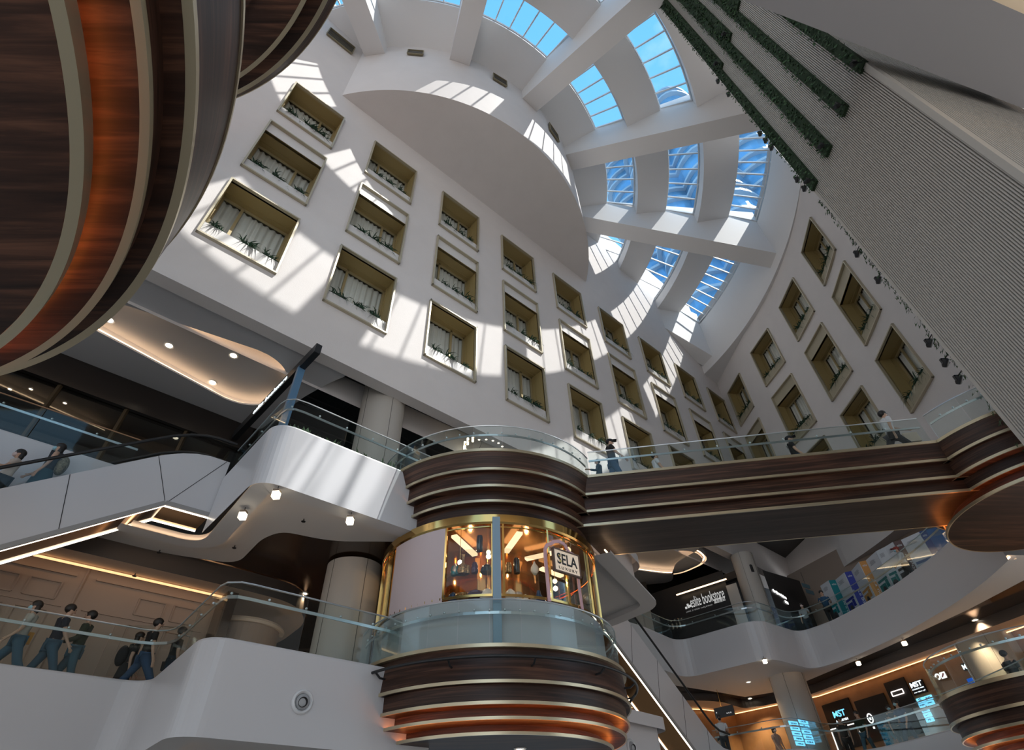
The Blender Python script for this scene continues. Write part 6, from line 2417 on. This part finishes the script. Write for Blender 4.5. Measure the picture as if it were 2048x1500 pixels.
person((*P_at(1414, 1474, F2 - .55, 1.6)[:2], F2 - .55), 190, 'person in a navy T-shirt in front of the person in the white shirt', 1.60, (.012, .015, .04), (.02, .02, .03), .05, (.1, .1), (.2, .2), 'short')
person((*P_at(1438, 1477, F2 - .55, 1.6)[:2], F2 - .55), 195, 'person in a black and white patterned top at the bottom edge of the photo', 1.58, (.4, .4, .4), (.02, .02, .02), .05, (.1, .1), (.2, .2), 'bun')
MATS['cloth_person in a black '].node_tree.nodes['Principled BSDF'].inputs['Base Color'].default_value = (.012, .012, .013, 1)
person(P_at(1546, 1456, F2, 1.6), 160, 'person in a pale pink dress behind the escalator glass at the lower right', 1.60, (.42, .26, .21), (.40, .25, .20), .1, (.1, .2), (.2, .3), 'bob', MASKP, skirt=.45)
person(P_at(1774, 1411, F2, 1.66), 200, 'person in dark clothes with a pale face mask beside the one in the blue T-shirt', 1.64, (.02, .02, .025), (.015, .015, .018), .1, (.1, .2), (.2, .3), 'short', MASKB)
person(P_at(1790, 1402, F2, 1.74), 250, 'tall person in a dark blue T-shirt and pale face mask before the shop opening', 1.74, (.012, .03, .11), (.012, .02, .05), .3, (.2, .5), (.4, 1.1), 'short', MASKB)
person(P_at(1711, 1424, F2, 1.70), 235, 'person in a dark green T-shirt and black trousers before the neon door frames', 1.70, (.02, .03, .015), (.014, .014, .014), .3, (.2, -.2), (.3, .3), 'short')
person(P_at(1762, 1446, F2, 1.45), 60, 'person in a teal coat bending forward behind the lower right glass', 1.50, (.01, .13, .18), (.01, .11, .15), .2, (.3, .3), (.6, .6), 'short', long_sleeve=True, lean=.25)
person(P_at(2004, 1304, F2, 1.72), 75, 'person in a black T-shirt standing on the lower right round deck', 1.72, (.016, .016, .018), (.02, .02, .024), .1, (.2, .2), (.3, .3), 'short')
# display mannequin between the neon frames
mq = P_at(1677, 1436, F2, 1.75)
o = person(mq, 215, 'dark display mannequin in a black and gold outfit inside the left neon frame', 1.75, (.02, .018, .016), (.015, .015, .015), .05, (.1, .1), (.2, .2), 'short')
o['category'] = 'mannequin'
o.name = 'mannequin'
WORLD_S, SUN_E, EXPOSURE, PATCH_E = 1.6, 5.8, 0.05, 380000
# ================================================================== DAYLIGHT
w = bpy.data.worlds.new('world')
sc.world = w
w.use_nodes = True
nt = w.node_tree
bg = nt.nodes['Background']
tc = nt.nodes.new('ShaderNodeTexCoord')
sx = nt.nodes.new('ShaderNodeSeparateXYZ')
nt.links.new(tc.outputs['Generated'], sx.inputs[0])
rp = nt.nodes.new('ShaderNodeValToRGB')          # by height: added neutral fill light below, blue sky above
e = rp.color_ramp.elements
e[0].position, e[0].color = 0.0, (0.86, 0.83, 0.80, 1)
e[1].position, e[1].color = 1.0, (0.12, 0.40, 0.74, 1)
for p, c in ((0.50, (0.86, 0.86, 0.87, 1)), (0.60, (0.62, 0.78, 0.92, 1)), (0.80, (0.22, 0.52, 0.85, 1))):
    k = e.new(p)
    k.color = c
mr = nt.nodes.new('ShaderNodeMapRange')
mr.inputs['From Min'].default_value, mr.inputs['From Max'].default_value = -1, 1
nt.links.new(sx.outputs['Z'], mr.inputs['Value'])
nt.links.new(mr.outputs[0], rp.inputs['Fac'])
nz = nt.nodes.new('ShaderNodeTexNoise')
nz.inputs['Scale'].default_value = 2.6
nz.inputs['Detail'].default_value = 7
nt.links.new(tc.outputs['Generated'], nz.inputs['Vector'])
cr = nt.nodes.new('ShaderNodeValToRGB')
cr.color_ramp.elements[0].position, cr.color_ramp.elements[1].position = 0.52, 0.72
cr.color_ramp.elements[0].color, cr.color_ramp.elements[1].color = (0, 0, 0, 1), (1, 1, 1, 1)
nt.links.new(nz.outputs['Fac'], cr.inputs['Fac'])
mx = nt.nodes.new('ShaderNodeMix')
mx.data_type = 'RGBA'
nt.links.new(cr.outputs['Color'], mx.inputs['Factor'])
nt.links.new(rp.outputs['Color'], mx.inputs['A'])
mx.inputs['B'].default_value = (0.85, 0.90, 0.95, 1)
nt.links.new(mx.outputs['Result'], bg.inputs['Color'])
bg.inputs['Strength'].default_value = WORLD_S

sd = bpy.data.lights.new('sun', 'SUN')
sd.energy = SUN_E
sd.color = (1.0, 0.95, 0.88)
sd.angle = rad(0.53)
so = bpy.data.objects.new('sun', sd)
COL.objects.link(so)
SUN_AZ, SUN_EL = rad(108.24), rad(55.78)
sdir = Vector((sin(SUN_AZ) * cos(SUN_EL), cos(SUN_AZ) * cos(SUN_EL), sin(SUN_EL)))
so.rotation_euler = sdir.to_track_quat('Z', 'Y').to_euler()
so.location = sdir * 90

# added spot lamps outside the roof, standing in for sun reflected onto the balcony
gd = bpy.data.lights.new('patch_spot', 'SPOT')
gd.energy = PATCH_E
gd.color = (1.0, 0.97, 0.92)
gd.spot_size = rad(0.64)
gd.spot_blend = 0.35
gd.shadow_soft_size = 0.15
thr = Vector((*azp(C, 17.9, 126.0), 33.5))
gdir = (thr - Vector((-4.1, 10.3, 6.85))).normalized()
for px, py in ((602, 902), (656, 925), (712, 948), (762, 968)):     # one added spot lamp per soft patch
    go = bpy.data.objects.new('patch_spot', gd)
    COL.objects.link(go)
    go.location = on_wall(px, py, K0, K1) + gdir * 75
    go.rotation_euler = gdir.to_track_quat('Z', 'Y').to_euler()

sc.view_settings.view_transform = 'Standard'
sc.view_settings.look = 'None'
sc.view_settings.gamma = 1.0
sc.view_settings.use_curve_mapping = False
sc.view_settings.exposure = EXPOSURE
cy = sc.cycles
cy.use_denoising = True
cy.max_bounces = 9
cy.diffuse_bounces = 5
cy.glossy_bounces = 4
cy.transparent_max_bounces = 24
cy.transmission_bounces = 6
cy.sample_clamp_indirect = 6.0
cy.caustics_reflective = False
cy.caustics_refractive = False
